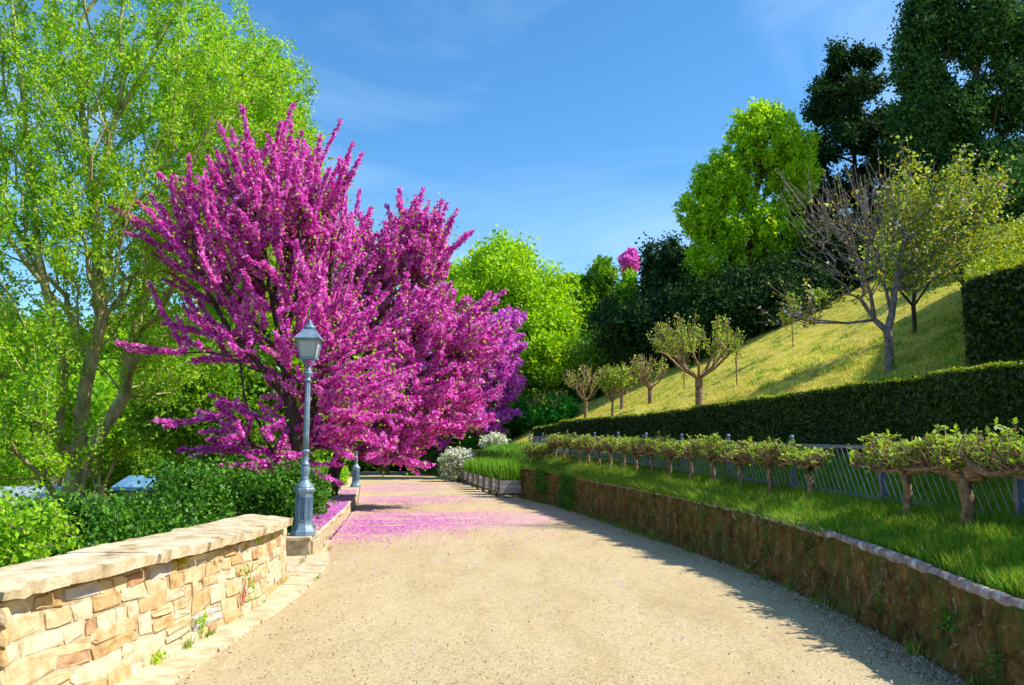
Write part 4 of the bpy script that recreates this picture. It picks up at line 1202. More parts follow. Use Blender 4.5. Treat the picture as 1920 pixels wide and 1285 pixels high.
# ================================================================== TREES BEHIND, CENTRE AND HILL
gw = 'trees closing the view behind the path and hill'
def wood(pxc, ptop, pbot, Y, wpx, n, size, lm, label, seed, bark=BARK_PALE, d=None, gz=None, lobes=7, trunk_r=.3, name='broadleaf_tree', spread=None, shp=.35, core=True):
    rg = np.random.default_rng(seed); S = Y / 1550
    top = px(pxc, ptop, Y=Y)[2]; bot = px(pxc, pbot, Y=Y)[2]; c = px(pxc, (ptop + pbot) / 2, Y=Y); w = wpx * S / 2; h = (top - bot) / 2
    if gz is None: gz = groundz(float(c[0]), Y)
    gz = min(gz, bot - .5); hh = float(c[2]) - gz
    base = (float(c[0]), Y, gz)
    tgt = []
    for k in range(lobes):
        a = rg.uniform(0, 2 * math.pi); e = rg.uniform(-.8, .9)
        ce = math.cos(e * 1.3)
        tgt.append(((w * .58 * math.cos(a) * ce, w * .58 * math.sin(a) * ce, hh + h * .62 * math.sin(e * 1.3)), (w * .42, w * .42, h * .36), 40, .35))
    if core: tgt.append(((0, 0, hh), (w * .8, w * .8, h * .85), 60, .4))
    tgt.append(((0, 0, hh + h * .62), (w * .40, w * .4, h * .33), 40, .35))
    tr = [[(0, 0, 0), (.1, 0, hh - h * .5), (0, 0, hh), (0, 0, hh + h * .6)], [(.1, 0, hh - h * .5), (w * .4, 0, hh)], [(.1, 0, hh - h * .5), (-w * .4, 0, hh)]]
    return tree(name, label, 'tree', base, tr, tgt, bark, .012 * max(1, Y / 25), trunk_r, [dict(mat=lm, n=n, size=size, spread=spread or w * .085, name='crown')], bf=.4, seed=seed, group=gw)
wood(942, 430, 740, 64, 290, 60000, .145, LEAF_LIME, 'round topped bright lime green tree directly behind the farthest pink tree', 101, lobes=12)
wood(1015, 570, 800, 60, 215, 42000, .14, LEAF_LIME, 'lower bright green tree right of the round topped lime tree, reaching down to the hedge', 102, lobes=9)
wood(870, 480, 780, 72, 180, 26000, .16, LEAF_SPRING, 'green tree behind the round topped lime tree, on its left', 103, lobes=8)
wood(1080, 500, 700, 66, 110, 16000, .13, LEAF_SPRING, 'olive tree with bare twigs at its top, right of the round topped lime tree', 104, bark=BARK_DARK)
wood(1135, 475, 700, 66, 120, 16000, .13, LEAF_MID, 'mid green tree with dark trunks, left of the distant pink crown', 105, bark=BARK_DARK)
wood(1180, 500, 690, 64, 90, 12000, .13, LEAF_SPRING, 'shaded green tree below the distant pink crown', 106, bark=BARK_DARK)
wood(1184, 466, 520, 76, 52, 4500, .16, BLOSSOM_A, 'small distant pink crown on the skyline among the woods', 107, bark=BARK_DARK, name='redbud_tree', lobes=3)
def conifer(pxc, ptop, pbot, Y, wpx, n, size, lm, label, seed, bark=BARK_DARK, layers=9, pw=.8, name='cypress_tree', blunt=.12, spread=None, droop=None, gaps=0):
    rg = np.random.default_rng(seed); S = Y / 1550
    top = px(pxc, ptop, Y=Y)[2]; c = px(pxc, pbot, Y=Y); gz = groundz(float(c[0]), Y); z0 = min(float(c[2]), gz + 1.0) - gz if pbot > 0 else 1
    H = float(top) - gz; w = wpx * S / 2; tgt = []
    for k in range(layers):
        t = k / (layers - 1); rr = w * max(blunt, (1 - t) ** pw) * (1 if t > .15 else .85)
        z = z0 + (H - z0) * t * .97
        m_ = max(3, int(7 * rr / w))
        for j in range(m_):
            a = rg.uniform(0, 6.28)
            if gaps and rg.random() < gaps: continue
            tgt.append(((math.cos(a) * rr * .6, math.sin(a) * rr * .6, z + rg.normal() * .2), (rr * .5, rr * .5, (H - z0) / layers * .55), 12, .35))
    tr = [[(0, 0, 0), (0, 0, H * .3), (0, 0, H * .6), (0, 0, H * .93)]]
    return tree(name, label, 'tree', (float(c[0]), Y, gz), tr, tgt, bark, .014 * max(1, Y / 30), .28, [dict(mat=lm, n=n, size=size, spread=spread or w * .09, name='crown', droop=droop)], bf=.25, seed=seed, group=gw)
cy = [(1222, 462, 62, 46), (1250, 470, 60, 44), (1268, 455, 63, 40), (1292, 476, 60, 48), (1318, 468, 62, 50), (1340, 500, 58, 60)]
cyl = ['first dark cypress right of the distant pink crown', 'dark cypress, second to the right of the distant pink crown', 'dark cypress with the highest point of the dark row',
       'dark cypress right of the highest one in the dark row', 'dark cypress nearest the big yellow green tree', 'dark cypress standing in front of the big yellow green tree']
for i, (x, t, Y, w) in enumerate(cy):
    conifer(x, t, 650, Y, w * 1.35, 11000, .13, LEAF_DARK, cyl[i], 120 + i, layers=8, pw=.55, spread=.35)
# dark shrubs at the wood's foot
for i, (x, y, Y, w, h, lb) in enumerate([(1240, 620, 52, 5.0, 3.0, 'dark evergreen mass at the foot of the cypresses'), (1330, 600, 50, 4.6, 3.2, 'dark evergreen mass behind the upright pollard'),
                                        (1400, 590, 48, 3.6, 2.6, 'dark evergreen mass under the big yellow green tree'), (1465, 570, 47, 3.4, 2.6, 'dark evergreen mass behind the left twigs of the cherry tree'),
                                        (1560, 520, 50, 4.2, 4.0, 'dark evergreen mass seen through the cherry tree'), (1170, 680, 56, 4.4, 2.4, 'shaded olive undergrowth left of the cypress foot'),
                                        (1680, 470, 54, 5.0, 4.0, 'dark evergreen mass behind the leafy side of the cherry tree')]):
    c = px(x, y, Y=Y); g = groundz(float(c[0]), Y)
    blob_tree('evergreen_shrub', lb, 'shrub', x, y, Y, w, h, g, 19000, .11, LEAF_MID if i == 5 else LEAF_DARK, BARK_DARK, seed=140 + i, group='dark shrubs along the edge of the wood', nt_=160, spread=.4)
# big yellow-green tree on the hill
bY = on_hill(1405, 640, 30, 60); bY = (14.0, 50.0, groundz(14.0, 50.0))
EY = lambda x, y, rx, rz, n, Y=50, sh=.35: E(x, y, Y, bY, rx, rx, rz, n, sh)
qy = lambda x, y, Y=50: P16(x, y, Y, bY)
tree('broadleaf_tree', 'big yellow green tree on the hill crest, left of the dark pine', 'tree', bY,
     [[(0, 0, 0), qy(1400, 560), qy(1410, 420), qy(1430, 280)], [qy(1400, 560), qy(1340, 430)], [qy(1400, 560), qy(1480, 420)]],
     [EY(1430, 260, 2.4, 2.2, 300), EY(1360, 340, 2.0, 2.0, 240), EY(1315, 400, 1.5, 1.7, 150), EY(1480, 330, 1.9, 2.2, 200), EY(1400, 430, 2.8, 2.2, 260), EY(1345, 490, 2.1, 1.9, 180), EY(1460, 460, 2.0, 2.0, 90), EY(1430, 220, 1.3, 1.0, 50), EY(1430, 560, 2.6, 1.4, 80), EY(1510, 270, 1.0, 1.0, 30)],
     BARK_DARK, .02, .4, [dict(mat=LEAF_LIME, n=52000, size=.115, spread=.17, name='crown', droop=(0, 0, -.5))], bf=.5, seed=151, group=gw)
# dark pine and the huge dark evergreen
conifer(1612, 98, 470, 56, 310, 62000, .13, LEAF_DARK, 'near black pine with ragged tiers between the yellow green tree and the huge evergreen', 152, layers=11, pw=.36, name='pine_tree', blunt=.30, spread=.30, gaps=.05)
bR = (27.0, 48.0, groundz(27.0, 48.0))
ER = lambda x, y, rx, rz, n, Y=48, sh=.35: E(x, y, Y, bR, rx, rx * .9, rz, n, sh)
qr = lambda x, y, Y=48: P16(x, y, Y, bR)
tree('evergreen_tree', 'huge dark evergreen tree filling the upper right corner', 'tree', bR,
     [[(0, 0, 0), qr(1830, 430), qr(1830, 250), qr(1830, 60), qr(1830, -100)], [qr(1830, 430), qr(1740, 330), qr(1720, 220)], [qr(1830, 430), qr(1920, 300), qr(1960, 150)], [qr(1830, 250), qr(1760, 120)]],
     [ER(1745, 40, 2.0, 2.4, 110), ER(1720, 230, 1.5, 1.6, 80), ER(1715, 120, 1.3, 1.5, 60), ER(1730, 160, 1.6, 1.8, 80), ER(1850, 60, 2.6, 2.6, 150), ER(1790, 220, 2.4, 2.2, 120), ER(1900, 180, 2.4, 2.6, 140), ER(1720, 280, 1.5, 1.3, 60), ER(1850, 310, 2.4, 1.9, 110), ER(1930, 330, 2.0, 2.2, 80), ER(1780, 330, 2.0, 1.5, 70), ER(1820, 410, 3.2, 1.4, 100), ER(1780, -60, 2.2, 2.2, 60), ER(1900, -80, 2.6, 2.5, 70), ER(1980, 60, 2.4, 3.0, 70), ER(1730, 370, 2.0, 1.4, 50)],
     BARK_DARK, .02, .6, [dict(mat=LEAF_BLUEDARK, n=130000, size=.11, spread=.28, name='crown')], bf=.45, seed=153, group=gw)
for i, (x, y, Y, w, h, lb) in enumerate([(1912, 400, 30, 2.4, 1.6, 'dark evergreen shrub at the right edge above the square cut hedge'), (1850, 415, 40, 4.0, 1.8, 'dark evergreen shrub at the top of the sunlit slope')]):
    c = px(x, y, Y=Y); blob_tree('evergreen_shrub', lb, 'shrub', x, y, Y, w, h, groundz(float(c[0]), Y), 12000, .09, LEAF_BLUEDARK, BARK_DARK, seed=160 + i, group='dark shrubs along the edge of the wood', nt_=140, spread=.3)
# far woods to close gaps: one mass
rg = np.random.default_rng(5); m_ = 26000
ang = rg.uniform(-.75, .75, m_); Yd = rg.uniform(95, 115, m_); X = Yd * np.tan(ang); hz = 9 + 3 * np.sin(X * .13) + 2 * np.sin(X * .37 + 1) + np.clip(X * .12, -4, 9)
Z = -3 + rg.uniform(0, 1, m_) ** .8 * hz
V, F = quads_at(np.stack([X, Yd, Z], 1), .6, rg, tri=True)
link('far_wood', np_mesh('far_wood', V, [F], LEAF_MID), None, 'distant wood closing the view behind all the trees', 'wood', kind='stuff')

# ================================================================== CHERRY AND POLLARDS ON THE SLOPE
bC = on_hill(1668, 700); bC = (float(bC[0]), float(bC[1]), groundz(float(bC[0]), float(bC[1])) - .05)
YC = bC[1]; qc = lambda x, y, dY=0: P16(x, y, YC + dY, bC)
EC = lambda x, y, rx, rz, n, dY=0, sh=.5: E(x, y, YC + dY, bC, rx, rx, rz, n, sh)
tree('cherry_tree', 'wide spreading cherry tree on the slope, left half bare silvery twigs and right half leafy', 'tree', bC,
     [[(0, 0, 0), qc(1667, 640), qc(1664, 622), qc(1672, 590), qc(1678, 540), qc(1690, 470), qc(1700, 400)],
      [qc(1664, 622), qc(1640, 600), qc(1632, 550, .3), qc(1600, 480, .4), qc(1560, 420, .5), qc(1530, 370, .5)],
      [qc(1678, 560), qc(1720, 545, -.4), qc(1770, 510, -.5), qc(1820, 480, -.5), qc(1845, 440, -.5)],
      [qc(1640, 600), qc(1590, 606, -.3), qc(1530, 600, -.4), qc(1480, 590, -.4)],
      [qc(1632, 550, .3), qc(1560, 500, -.6), qc(1510, 470, -.8)],
      [qc(1678, 540), qc(1730, 460, .6), qc(1780, 400, .8)], [qc(1672, 590), qc(1650, 500, .7), qc(1640, 400, 1)]],
     [EC(1600, 430, 1.2, 1.0, 150), EC(1690, 430, 1.2, 1.1, 200), EC(1780, 420, 1.0, .9, 180), EC(1830, 400, .5, .5, 40), EC(1550, 400, .7, .8, 60), EC(1500, 590, .6, .3, 35), EC(1620, 520, 1.0, .6, 80), EC(1740, 500, .9, .5, 80)],
     BARK_TWIG, .006, .095,
     [dict(mat=LEAF_FRUIT, n=6200, size=.046, spread=.07, name='leaves', zone=lambda p: np.clip((p[:, 0] + .2) / .8, .03, 1)),
      dict(mat=LEAF_BRONZE, n=2600, size=.045, spread=.07, name='leaves', zone=lambda p: np.clip((p[:, 0] + .2) / .8, .05, 1) + (p[:, 2] < 2.2) * 1.2),
      dict(mat=BLOSSOM_W, n=420, size=.040, spread=.05, name='blossom', zone=lambda p: np.clip((p[:, 0] + .4) / .8, .06, 1) + (p[:, 0] < -1.9) * (p[:, 2] < 2.0) * 2.5)], bf=.4, seed=171, shoots=(420, .4, 1.1, 1.0), up=.4)
def pollard(pxx, pyb, ptop, wpx, label, seed, lm=LEAF_FRUIT, leaves=2500, bare=.5, lo=26, hi=60, rbase=.10, fork=.35, name='pollard_tree', shoots=140, lsize=.05):
    b = on_hill(pxx, pyb, lo, hi); Y = float(b[1]); b = (float(b[0]), Y, groundz(float(b[0]), Y) - .05); S = Y / 1550
    H = (pyb - ptop) * S; w = wpx * S / 2; fz = H * fork; rg = np.random.default_rng(seed)
    tr = [[(0, 0, 0), (.02, 0, fz)]]
    for k in range(7):
        a = k * 2 * math.pi / 7 + rg.uniform(-.3, .3); c, s = math.cos(a), math.sin(a); r = w * rg.uniform(.65, .9)
        tr.append([(.02, 0, fz), (c * r * .45, s * r * .45, fz + H * .12), (c * r * .85, s * r * .85, fz + H * .30), (c * r, s * r, fz + H * .42)])
    tg = [((0, 0, fz + H * .36), (w * .9, w * .9, H * .17), 60, .3)]
    return tree(name, label, 'fruit tree', b, tr, tg, BARK_FRUIT, .010 * Y / 28, rbase, [dict(mat=lm, n=leaves, size=lsize * Y / 28, spread=.07, name='leaves')], bf=.35, seed=seed, shoots=(shoots, H * .10, H * .26, 1.6), group='small pruned fruit trees on the lower slope')
pollard(1311, 767, 606, 178, 'largest pollarded fruit tree with wide vase of knobbly branches, just above the long hedge', 181, leaves=2600, rbase=.12, shoots=300)
pollard(1219, 758, 672, 90, 'bare brown twigged pollard left of the largest one on the slope', 182, leaves=350)
pollard(1166, 767, 690, 60, 'small leafy fruit tree with pale leaning trunk left of the bare pollard', 183, leaves=1300)
pollard(1148, 784, 695, 50, 'narrow upright leafy fruit tree with thin trunk beside the hedge top', 184, leaves=1700, rbase=.05)
pollard(1098, 785, 690, 80, 'bare vase shaped pollard near the short end of the hedge', 185, leaves=250, hi=50)
pollard(1034, 792, 720, 90, 'leftmost bare pollard spreading low behind the short hedge block', 186, leaves=700, fork=.15, hi=50)
def sapling(x, yb, yt, w, label, seed, n=260, lm=LEAF_FRUIT):
    b = on_hill(x, yb, 16, 60); Y = float(b[1]); b = (float(b[0]), Y, groundz(float(b[0]), Y) - .03); H = (yb - yt) * Y / 1550; W = w * Y / 1550 / 2
    tree('sapling', label, 'sapling', b, [[(0, 0, 0), (0, 0, H * .5), (.02, 0, H * .8)]], [((0, 0, H * .72), (W, W, H * .28), 30, .5)], BARK_FRUIT, .008, .025, [dict(mat=lm, n=n, size=.05, spread=.08, name='leaves')], seed=seed, group='thin young trees on the slope')
sapling(1382, 724, 640, 40, 'thin young tree right of the largest pollard', 191, 60)
sapling(1283, 732, 690, 22, 'thin bare stem just left of the largest pollard trunk', 192, 30)
sapling(1487, 652, 545, 50, 'slim sapling with fresh leaves left of the cherry tree', 193, 420)
sapling(1538, 605, 530, 45, 'slim sapling with fresh leaves under the bare twigs of the cherry', 194, 350)
b5 = on_hill(1716, 628, 20, 60); b5 = (float(b5[0]), float(b5[1]), groundz(float(b5[0]), float(b5[1])) - .05)
tree('cherry_tree', 'smaller shaded cherry tree standing up the slope behind the trunk of the wide one', 'tree', b5, [[(0, 0, 0), (0, 0, .8), (.1, 0, 1.5)], [(0, 0, .8), (.6, 0, 1.6)], [(0, 0, .8), (-.6, 0, 1.6)]],
     [((0, 0, 2.0), (1.3, 1.2, .9), 120, .5)], BARK_DARK, .009, .06, [dict(mat=LEAF_FRUIT, n=2500, size=.06, spread=.12, name='leaves')], seed=195, shoots=(80, .3, .8, 1.0))

# ================================================================== BUSHES AND PLANTERS AT THE BEND
def bush(name, label, x, y, Y, w, h, n, size, lm, seed, gz=None, flowers=None, spread=.12, group=None):
    c = px(x, y, Y=Y); gz = groundz(float(c[0]), Y) if gz is None else gz; hh = max(float(c[2]) - gz, .2)
    ls = [dict(mat=lm, n=n, size=size, spread=spread, name='foliage')]
    if flowers: ls.append(dict(mat=flowers[0], n=flowers[1], size=size * .8, spread=spread * 1.2, name='flowers'))
    return tree(name, label, 'bush', (float(c[0]), Y, gz), [[(0, 0, 0), (0, 0, hh * .5), (0, 0, hh)]], [((0, 0, hh), (w, w, h), 170, .35), ((0, 0, hh * .5), (w * .9, w * .9, hh * .5), 50, .4)], BARK_DARK, .01, .06, ls, seed=seed, group=group)
bush('flowering_bush', 'white flowering arching bush left of the planters', 858, 862, 46.2, 1.0, .55, 6000, .09, LEAF_PALE, 201, flowers=(BLOSSOM_W, 2500))
bush('flowering_bush', 'small white flowering bush on the bank right of the first one', 928, 832, 46, .7, .5, 2800, .08, LEAF_PALE, 202, flowers=(BLOSSOM_W, 900))
gb = 'green bushes where the path bends away'
for i, (x, y, Y, w, h, lm, lb) in enumerate([(905, 815, 52, 1.7, 1.7, LEAF_EMERALD, 'bright green bush under the farthest pink tree'), (975, 790, 54, 1.6, 1.5, LEAF_EMERALD, 'bright green bush left of the short hedge block'),
      (1000, 730, 58, 2.2, 2.0, LEAF_MID, 'green bush behind the leftmost pollard'), (1105, 720, 57, 1.6, 1.7, LEAF_EMERALD, 'emerald bush between the two bare pollards and the lime tree'), (1040, 775, 50, 1.6, 1.0, LEAF_EMERALD, 'low green bush just above the short hedge block'),
      (760, 848, 74, 3.6, 1.9, LEAF_DARK, 'dark evergreen bush closing the end of the path'), (830, 850, 70, 2.6, 1.5, LEAF_BLUEDARK, 'dark bluish bush at the far right corner of the path end'), (690, 850, 72, 3.0, 2.0, LEAF_MID, 'shaded bush at the far left corner of the path end'),
      (618, 888, 33, .6, .4, LEAF_SPRING, 'low green bush left of the farther lamp post'), (600, 850, 40, 1.6, 1.1, LEAF_MID, 'green bush behind the farther lamp post')]):
    c = px(x, y, Y=Y)
    bush('garden_bush', lb, x, y, Y, w, h, int(6000 * max(1, w / 1.5)), .0022 * Y, lm, 210 + i, gz=(0 if i in (5, 6, 7) else None), group=gb, spread=.16)
# planters
PLANK = surf_mat('weathered_plank', [(.3, (.24, .22, .22)), (.55, (.40, .38, .38)), (.75, (.54, .52, .50))], 6, mscale=(.4, 1, 5), bump=.4, bscale=20, island=.35)
LEGW = surf_mat('dark_timber_leg', [(.3, (.05, .035, .02)), (.7, (.14, .09, .05))], 8, bump=.3)
SOILP = surf_mat('planter_soil', [(.3, (.03, .02, .012)), (.7, (.09, .06, .035))], 12, bump=.6)
pp = [(-.10, 30.15), (-.42, 32.2), (-.75, 34.3), (-1.08, 36.5), (-1.40, 38.8), (-1.76, 41.2), (-2.12, 43.8), (-2.52, 46.6)]
plab = ['nearest weathered wooden planter box with full plank front, beside the end of the mossy wall', 'second weathered planter box behind the nearest one', 'third weathered planter box from the mossy wall', 'fourth planter box, near the middle of the row',
        'fifth planter box, just beyond the middle of the row', 'sixth planter box, third from the far end', 'seventh planter box, next to last at the far end', 'farthest weathered planter box beside the white flowering bush']
def planter(x, y, lab, i):
    t = empty('planter_box', (x, y, 0), lab, 'planter', 'weathered planter boxes in a row at the path edge', rz=math.radians(5))
    W, D, H0, H1 = .88, .95, .17, .62
    for k in range(3):
        z = H0 + (H1 - H0) * (k + .5) / 3; hgt = (H1 - H0) / 3 - .012
        for (cx, cy, dx, dy) in ((0, -D / 2, W, .03), (0, D / 2, W, .03), (-W / 2 + .015, 0, .03, D - .035), (W / 2 - .015, 0, .03, D - .035)):
            b = MB(); b.box((cx, cy, z), (dx, dy, hgt)); link('plank', b.mesh('plank', PLANK), t)
    for sx_ in (-1, 1):
        for sy_ in (-1, 1):
            b = MB(); b.box((sx_ * (W / 2 - .02), sy_ * (D / 2 + .03), .33), (.07, .06, .66)); link('leg', b.mesh('leg', LEGW), t)
    b = MB(); b.box((0, 0, H1 - .10), (W - .08, D - .08, .08)); link('soil', b.mesh('soil', SOILP), t)
    rg = np.random.default_rng(300 + i); n = 420; x_ = rg.uniform(-.40, .40, n); y_ = rg.uniform(-.42, .42, n); h = rg.uniform(.35, .85, n) * (1.0 if i < 6 else .8)
    a = rg.uniform(0, 6.28, n); wv = .012; lx = rg.normal(size=n) * .12; ly = rg.normal(size=n) * .12
    V = np.stack([np.stack([x_ - wv * np.cos(a), y_ - wv * np.sin(a), np.full(n, H1 - .08)], 1), np.stack([x_ + wv * np.cos(a), y_ + wv * np.sin(a), np.full(n, H1 - .08)], 1),
                  np.stack([x_ + lx * .4 + wv * np.cos(a), y_ + ly * .4 + wv * np.sin(a), H1 + h * .6], 1), np.stack([x_ + lx * .4 - wv * np.cos(a), y_ + ly * .4 - wv * np.sin(a), H1 + h * .6], 1),
                  np.stack([x_ + lx, y_ + ly, H1 + h], 1)], 1).reshape(-1, 3)
    q4 = np.arange(n)[:, None] * 5 + np.array([[0, 1, 2, 3]]); t3 = np.arange(n)[:, None] * 5 + np.array([[3, 2, 4]])
    link('iris_leaves', np_mesh('iris_leaves', V, [q4, t3], LEAF_REED), t)
for i, (x, y) in enumerate(pp): planter(x, y, plab[i], i)

# ================================================================== GRASS, IVY, PETALS, DEBRIS
def blades(name, XY, zf, hmin, hmax, w, m_, label, lean=.4, seed=1):
    rg = np.random.default_rng(seed); n = len(XY); x, y = XY[:, 0], XY[:, 1]
    z = zf(x, y); h = rg.uniform(hmin, hmax, n) * (1 + .45 * np.sin(x * 5.1 + 2 * np.sin(y * 2.3)) * np.sin(y * 3.7 + x) + .3 * np.sin(x * 11 + y * 7)); a = rg.uniform(0, 6.28, n); ww = w * rg.uniform(.6, 1.4, n)
    lx = rg.normal(size=n) * lean * h; ly = rg.normal(size=n) * lean * h
    V = np.stack([np.stack([x - ww * np.cos(a), y - ww * np.sin(a), z - .01], 1), np.stack([x + ww * np.cos(a), y + ww * np.sin(a), z - .01], 1), np.stack([x + lx, y + ly, z + h], 1)], 1).reshape(-1, 3)
    return link(name, np_mesh(name, V, [np.arange(3 * n).reshape(n, 3)], m_), None, label, 'grass', kind='stuff')
rg = np.random.default_rng(400)
def gz_terr(x, y):
    w = wallX(y) + .1; wz = np.where(y < 29.0, wallZ(y) - .03, 0.0); f = fenceX(y); h = hedgeX(y)
    t = np.clip((x - w) / (f - w), 0, 1); a = wz + (fenceZ(y) - wz) * t ** .8
    s = np.clip((x - f) / (h - f), 0, 1); return np.where(x < f, a, fenceZ(y) + (hedgeB(y) - fenceZ(y)) * s)
def ysampler(n, a, b, p=.8): u = rg.uniform(b ** -p, a ** -p, n); return u ** (-1 / p)
n = 150000; y = ysampler(n, 5.0, 34, 1.0); t = rg.uniform(0, 1, n) ** .9; x = wallX(y) + .12 + (hedgeX(y) - wallX(y) - .1) * t
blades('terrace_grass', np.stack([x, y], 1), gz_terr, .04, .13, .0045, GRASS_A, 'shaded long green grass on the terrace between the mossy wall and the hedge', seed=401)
n = 26000; y = ysampler(n, 9.0, 29, .6); x = wallX(y) + rg.normal(size=n) * .06 + .10
keep = rg.random(n) < np.clip((y - 8) / 10, .12, 1); x, y = x[keep], y[keep]
blades('wall_top_grass', np.stack([x, y], 1), lambda a, b: wallZ(b) - .03, .05, .16, .006, GRASS_A, 'sunlit grass tufts hanging over the far part of the mossy wall', lean=.8, seed=402)
n = 16000; y = rg.uniform(29.3, 46, n); x = wallX(y) + .55 + rg.uniform(0, 1, n) ** .8 * 3.0
blades('bank_grass', np.stack([x, y], 1), gz_terr, .10, .30, .012, LEAF_REED, 'bright tall grass on the small bank right of the planters', seed=403)
n = 110000; y = ysampler(n, 11, 52, .6); x = hedgeX(y) + .7 + rg.uniform(0, 1, n) * np.minimum(22, .62 * y + 4)
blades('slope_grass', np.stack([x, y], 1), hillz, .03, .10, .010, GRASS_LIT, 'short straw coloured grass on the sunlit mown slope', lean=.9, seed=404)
n = 30000; c = rg.integers(0, 520, n); cy_ = ysampler(520, 12, 46, .6); cx_ = hedgeX(cy_) + 1.0 + rg.uniform(0, 1, 520) * np.minimum(18, .55 * cy_ + 2); x = cx_[c] + rg.normal(size=n) * .14; y = cy_[c] + rg.normal(size=n) * .22
blades('slope_tussocks', np.stack([x, y], 1), hillz, .05, .16, .010, GRASS_A, 'scattered greener tufts in the sunlit mown slope', lean=.6, seed=407)
# tufts at the wall foot and on the kerb
n = 2600; c = rg.integers(0, 60, n); cy_ = rg.uniform(3.5, 28, 60); 
x = wallX(cy_[c]) - .04 + rg.normal(size=n) * .03 - .02; y = cy_[c] + rg.normal(size=n) * .08
blades('foot_weeds', np.stack([x, y], 1), lambda a, b: 0 * a + .005, .03, .12, .005, GRASS_A, 'small weeds along the foot of the mossy wall', seed=405)
n = 700; c = (rg.random(n) ** 1.7 * 22).astype(int); cy_ = rg.uniform(5, 14, 22); cx_ = np.where(rg.random(22) < .8, 1, 0)
x = np.where(cx_[c] > 0, wbX(cy_[c]) + .02, leftX(cy_[c]) + .02) + rg.normal(size=n) * .02; y = cy_[c] + rg.normal(size=n) * .06
blades('kerb_weeds', np.stack([x, y], 1), lambda a, b: 0 * a + .03, .02, .07, .004, GRASS_A, 'tiny weeds in the joints of the kerb under the rubble wall', seed=406)
# ivy on the mossy wall
def ivy(name, label, y0, wy, n, h0=0, h1=1, seed=0):
    rg = np.random.default_rng(seed); y = y0 + rg.normal(size=n) * wy * (1 - .3 * rg.random(n)); h = rg.uniform(h0, h1, n)
    P = np.stack([wallX(y) + .05 * h - .02 - np.abs(rg.normal(size=n)) * .03, y, h * (wallZ(y) + .02)], 1)
    V, F = quads_at(P, .013 * max(1, y0 / 11), rg, .8, normal=np.array((-1.0, -.2, .4)), nbias=.4)
    link(name, np_mesh(name, V, [F], LEAF_GLOSSY), None, label, 'ivy', kind='stuff')
ivy('ivy', 'broad curtain of ivy hanging down the far part of the mossy wall', 23.8, .50, 5200, seed=1)
ivy('ivy', 'thin trail of ivy near the far end of the mossy wall', 27.0, .35, 2600, .3, 1, seed=2)
ivy('ivy', 'small round fern like plant on the near part of the mossy wall', 6.3, .07, 170, .42, .62, seed=3)
for k, (yy, h0, h1, nn) in enumerate([(7.6, .25, .5, 60), (9.4, .5, .85, 90), (10.8, .3, .8, 110), (13.2, .4, .9, 110), (16.0, .3, .9, 130), (5.6, .2, .45, 80)]):
    ivy('wall_weed_patch', ['little green weed on the mossy wall below the white lichen', 'narrow green weed high on the mossy wall', 'trailing green weed midway along the mossy wall', 'small green weed tuft on the mossy wall opposite the lamp', 'trailing weed where the mossy wall starts to bend left', 'low weed patch on the mossy wall near the bottom right corner'][k], yy, .05 * yy / 6, nn, h0, h1, seed=20 + k)
# weeds growing on the rubble wall: red stemmed plant and small tufts
wp = face_pt(8.25, .18, .02); b = MB()
for k in range(5):
    a = rng.normal() * .10; b.tube([wp, wp + np.array((.02, .05 + a, .16)), wp + np.array((.02, .10 + a * 2, .34 + .05 * rng.normal()))], [.004, .003, .0015], 4)
REDST = surf_mat('red_stem', [(.3, (.30, .03, .06)), (.7, (.50, .08, .14))], 10, bump=0)
t = empty('wall_plant', tuple(wp), 'thin red stemmed plant growing at the foot of the rubble wall', 'plant')
bb = MB()
for v, in [(x,) for x in b.v]: pass
b.v = [v - wp for v in b.v]; link('stem', b.mesh('stem', REDST), t)
rg = np.random.default_rng(9); Pq = rg.normal(size=(60, 3)) * np.array((.02, .10, .10)) + np.array((.03, .09, .20)); V, F = quads_at(Pq, .018, rg); link('leaves', np_mesh('leaves', V, [F], LEAF_SPRING), t)
for k, (yy, h, nn, lb) in enumerate([(6.95, .96, 90, 'olive tuft hanging under the coping in the middle of the rubble wall'), (9.0, .97, 60, 'small moss tuft under the coping near the far end'), (9.7, .96, 50, 'moss tuft under the coping at the flat far end'),
                                     (7.3, .22, 80, 'small bright green weed low on the rubble wall'), (6.5, .08, 70, 'weed tuft where the rubble wall meets the kerb')]):
    p0 = face_pt(yy, h, .03); Pq = rg.normal(size=(nn, 3)) * np.array((.015, .05, .035)); V, F = quads_at(Pq, .016, rg)
    link('wall_weed', np_mesh('wall_weed', V, [F], LEAF_BRONZE if k in (0,) else LEAF_SPRING), None, lb, 'weed', loc=tuple(p0), kind='stuff')
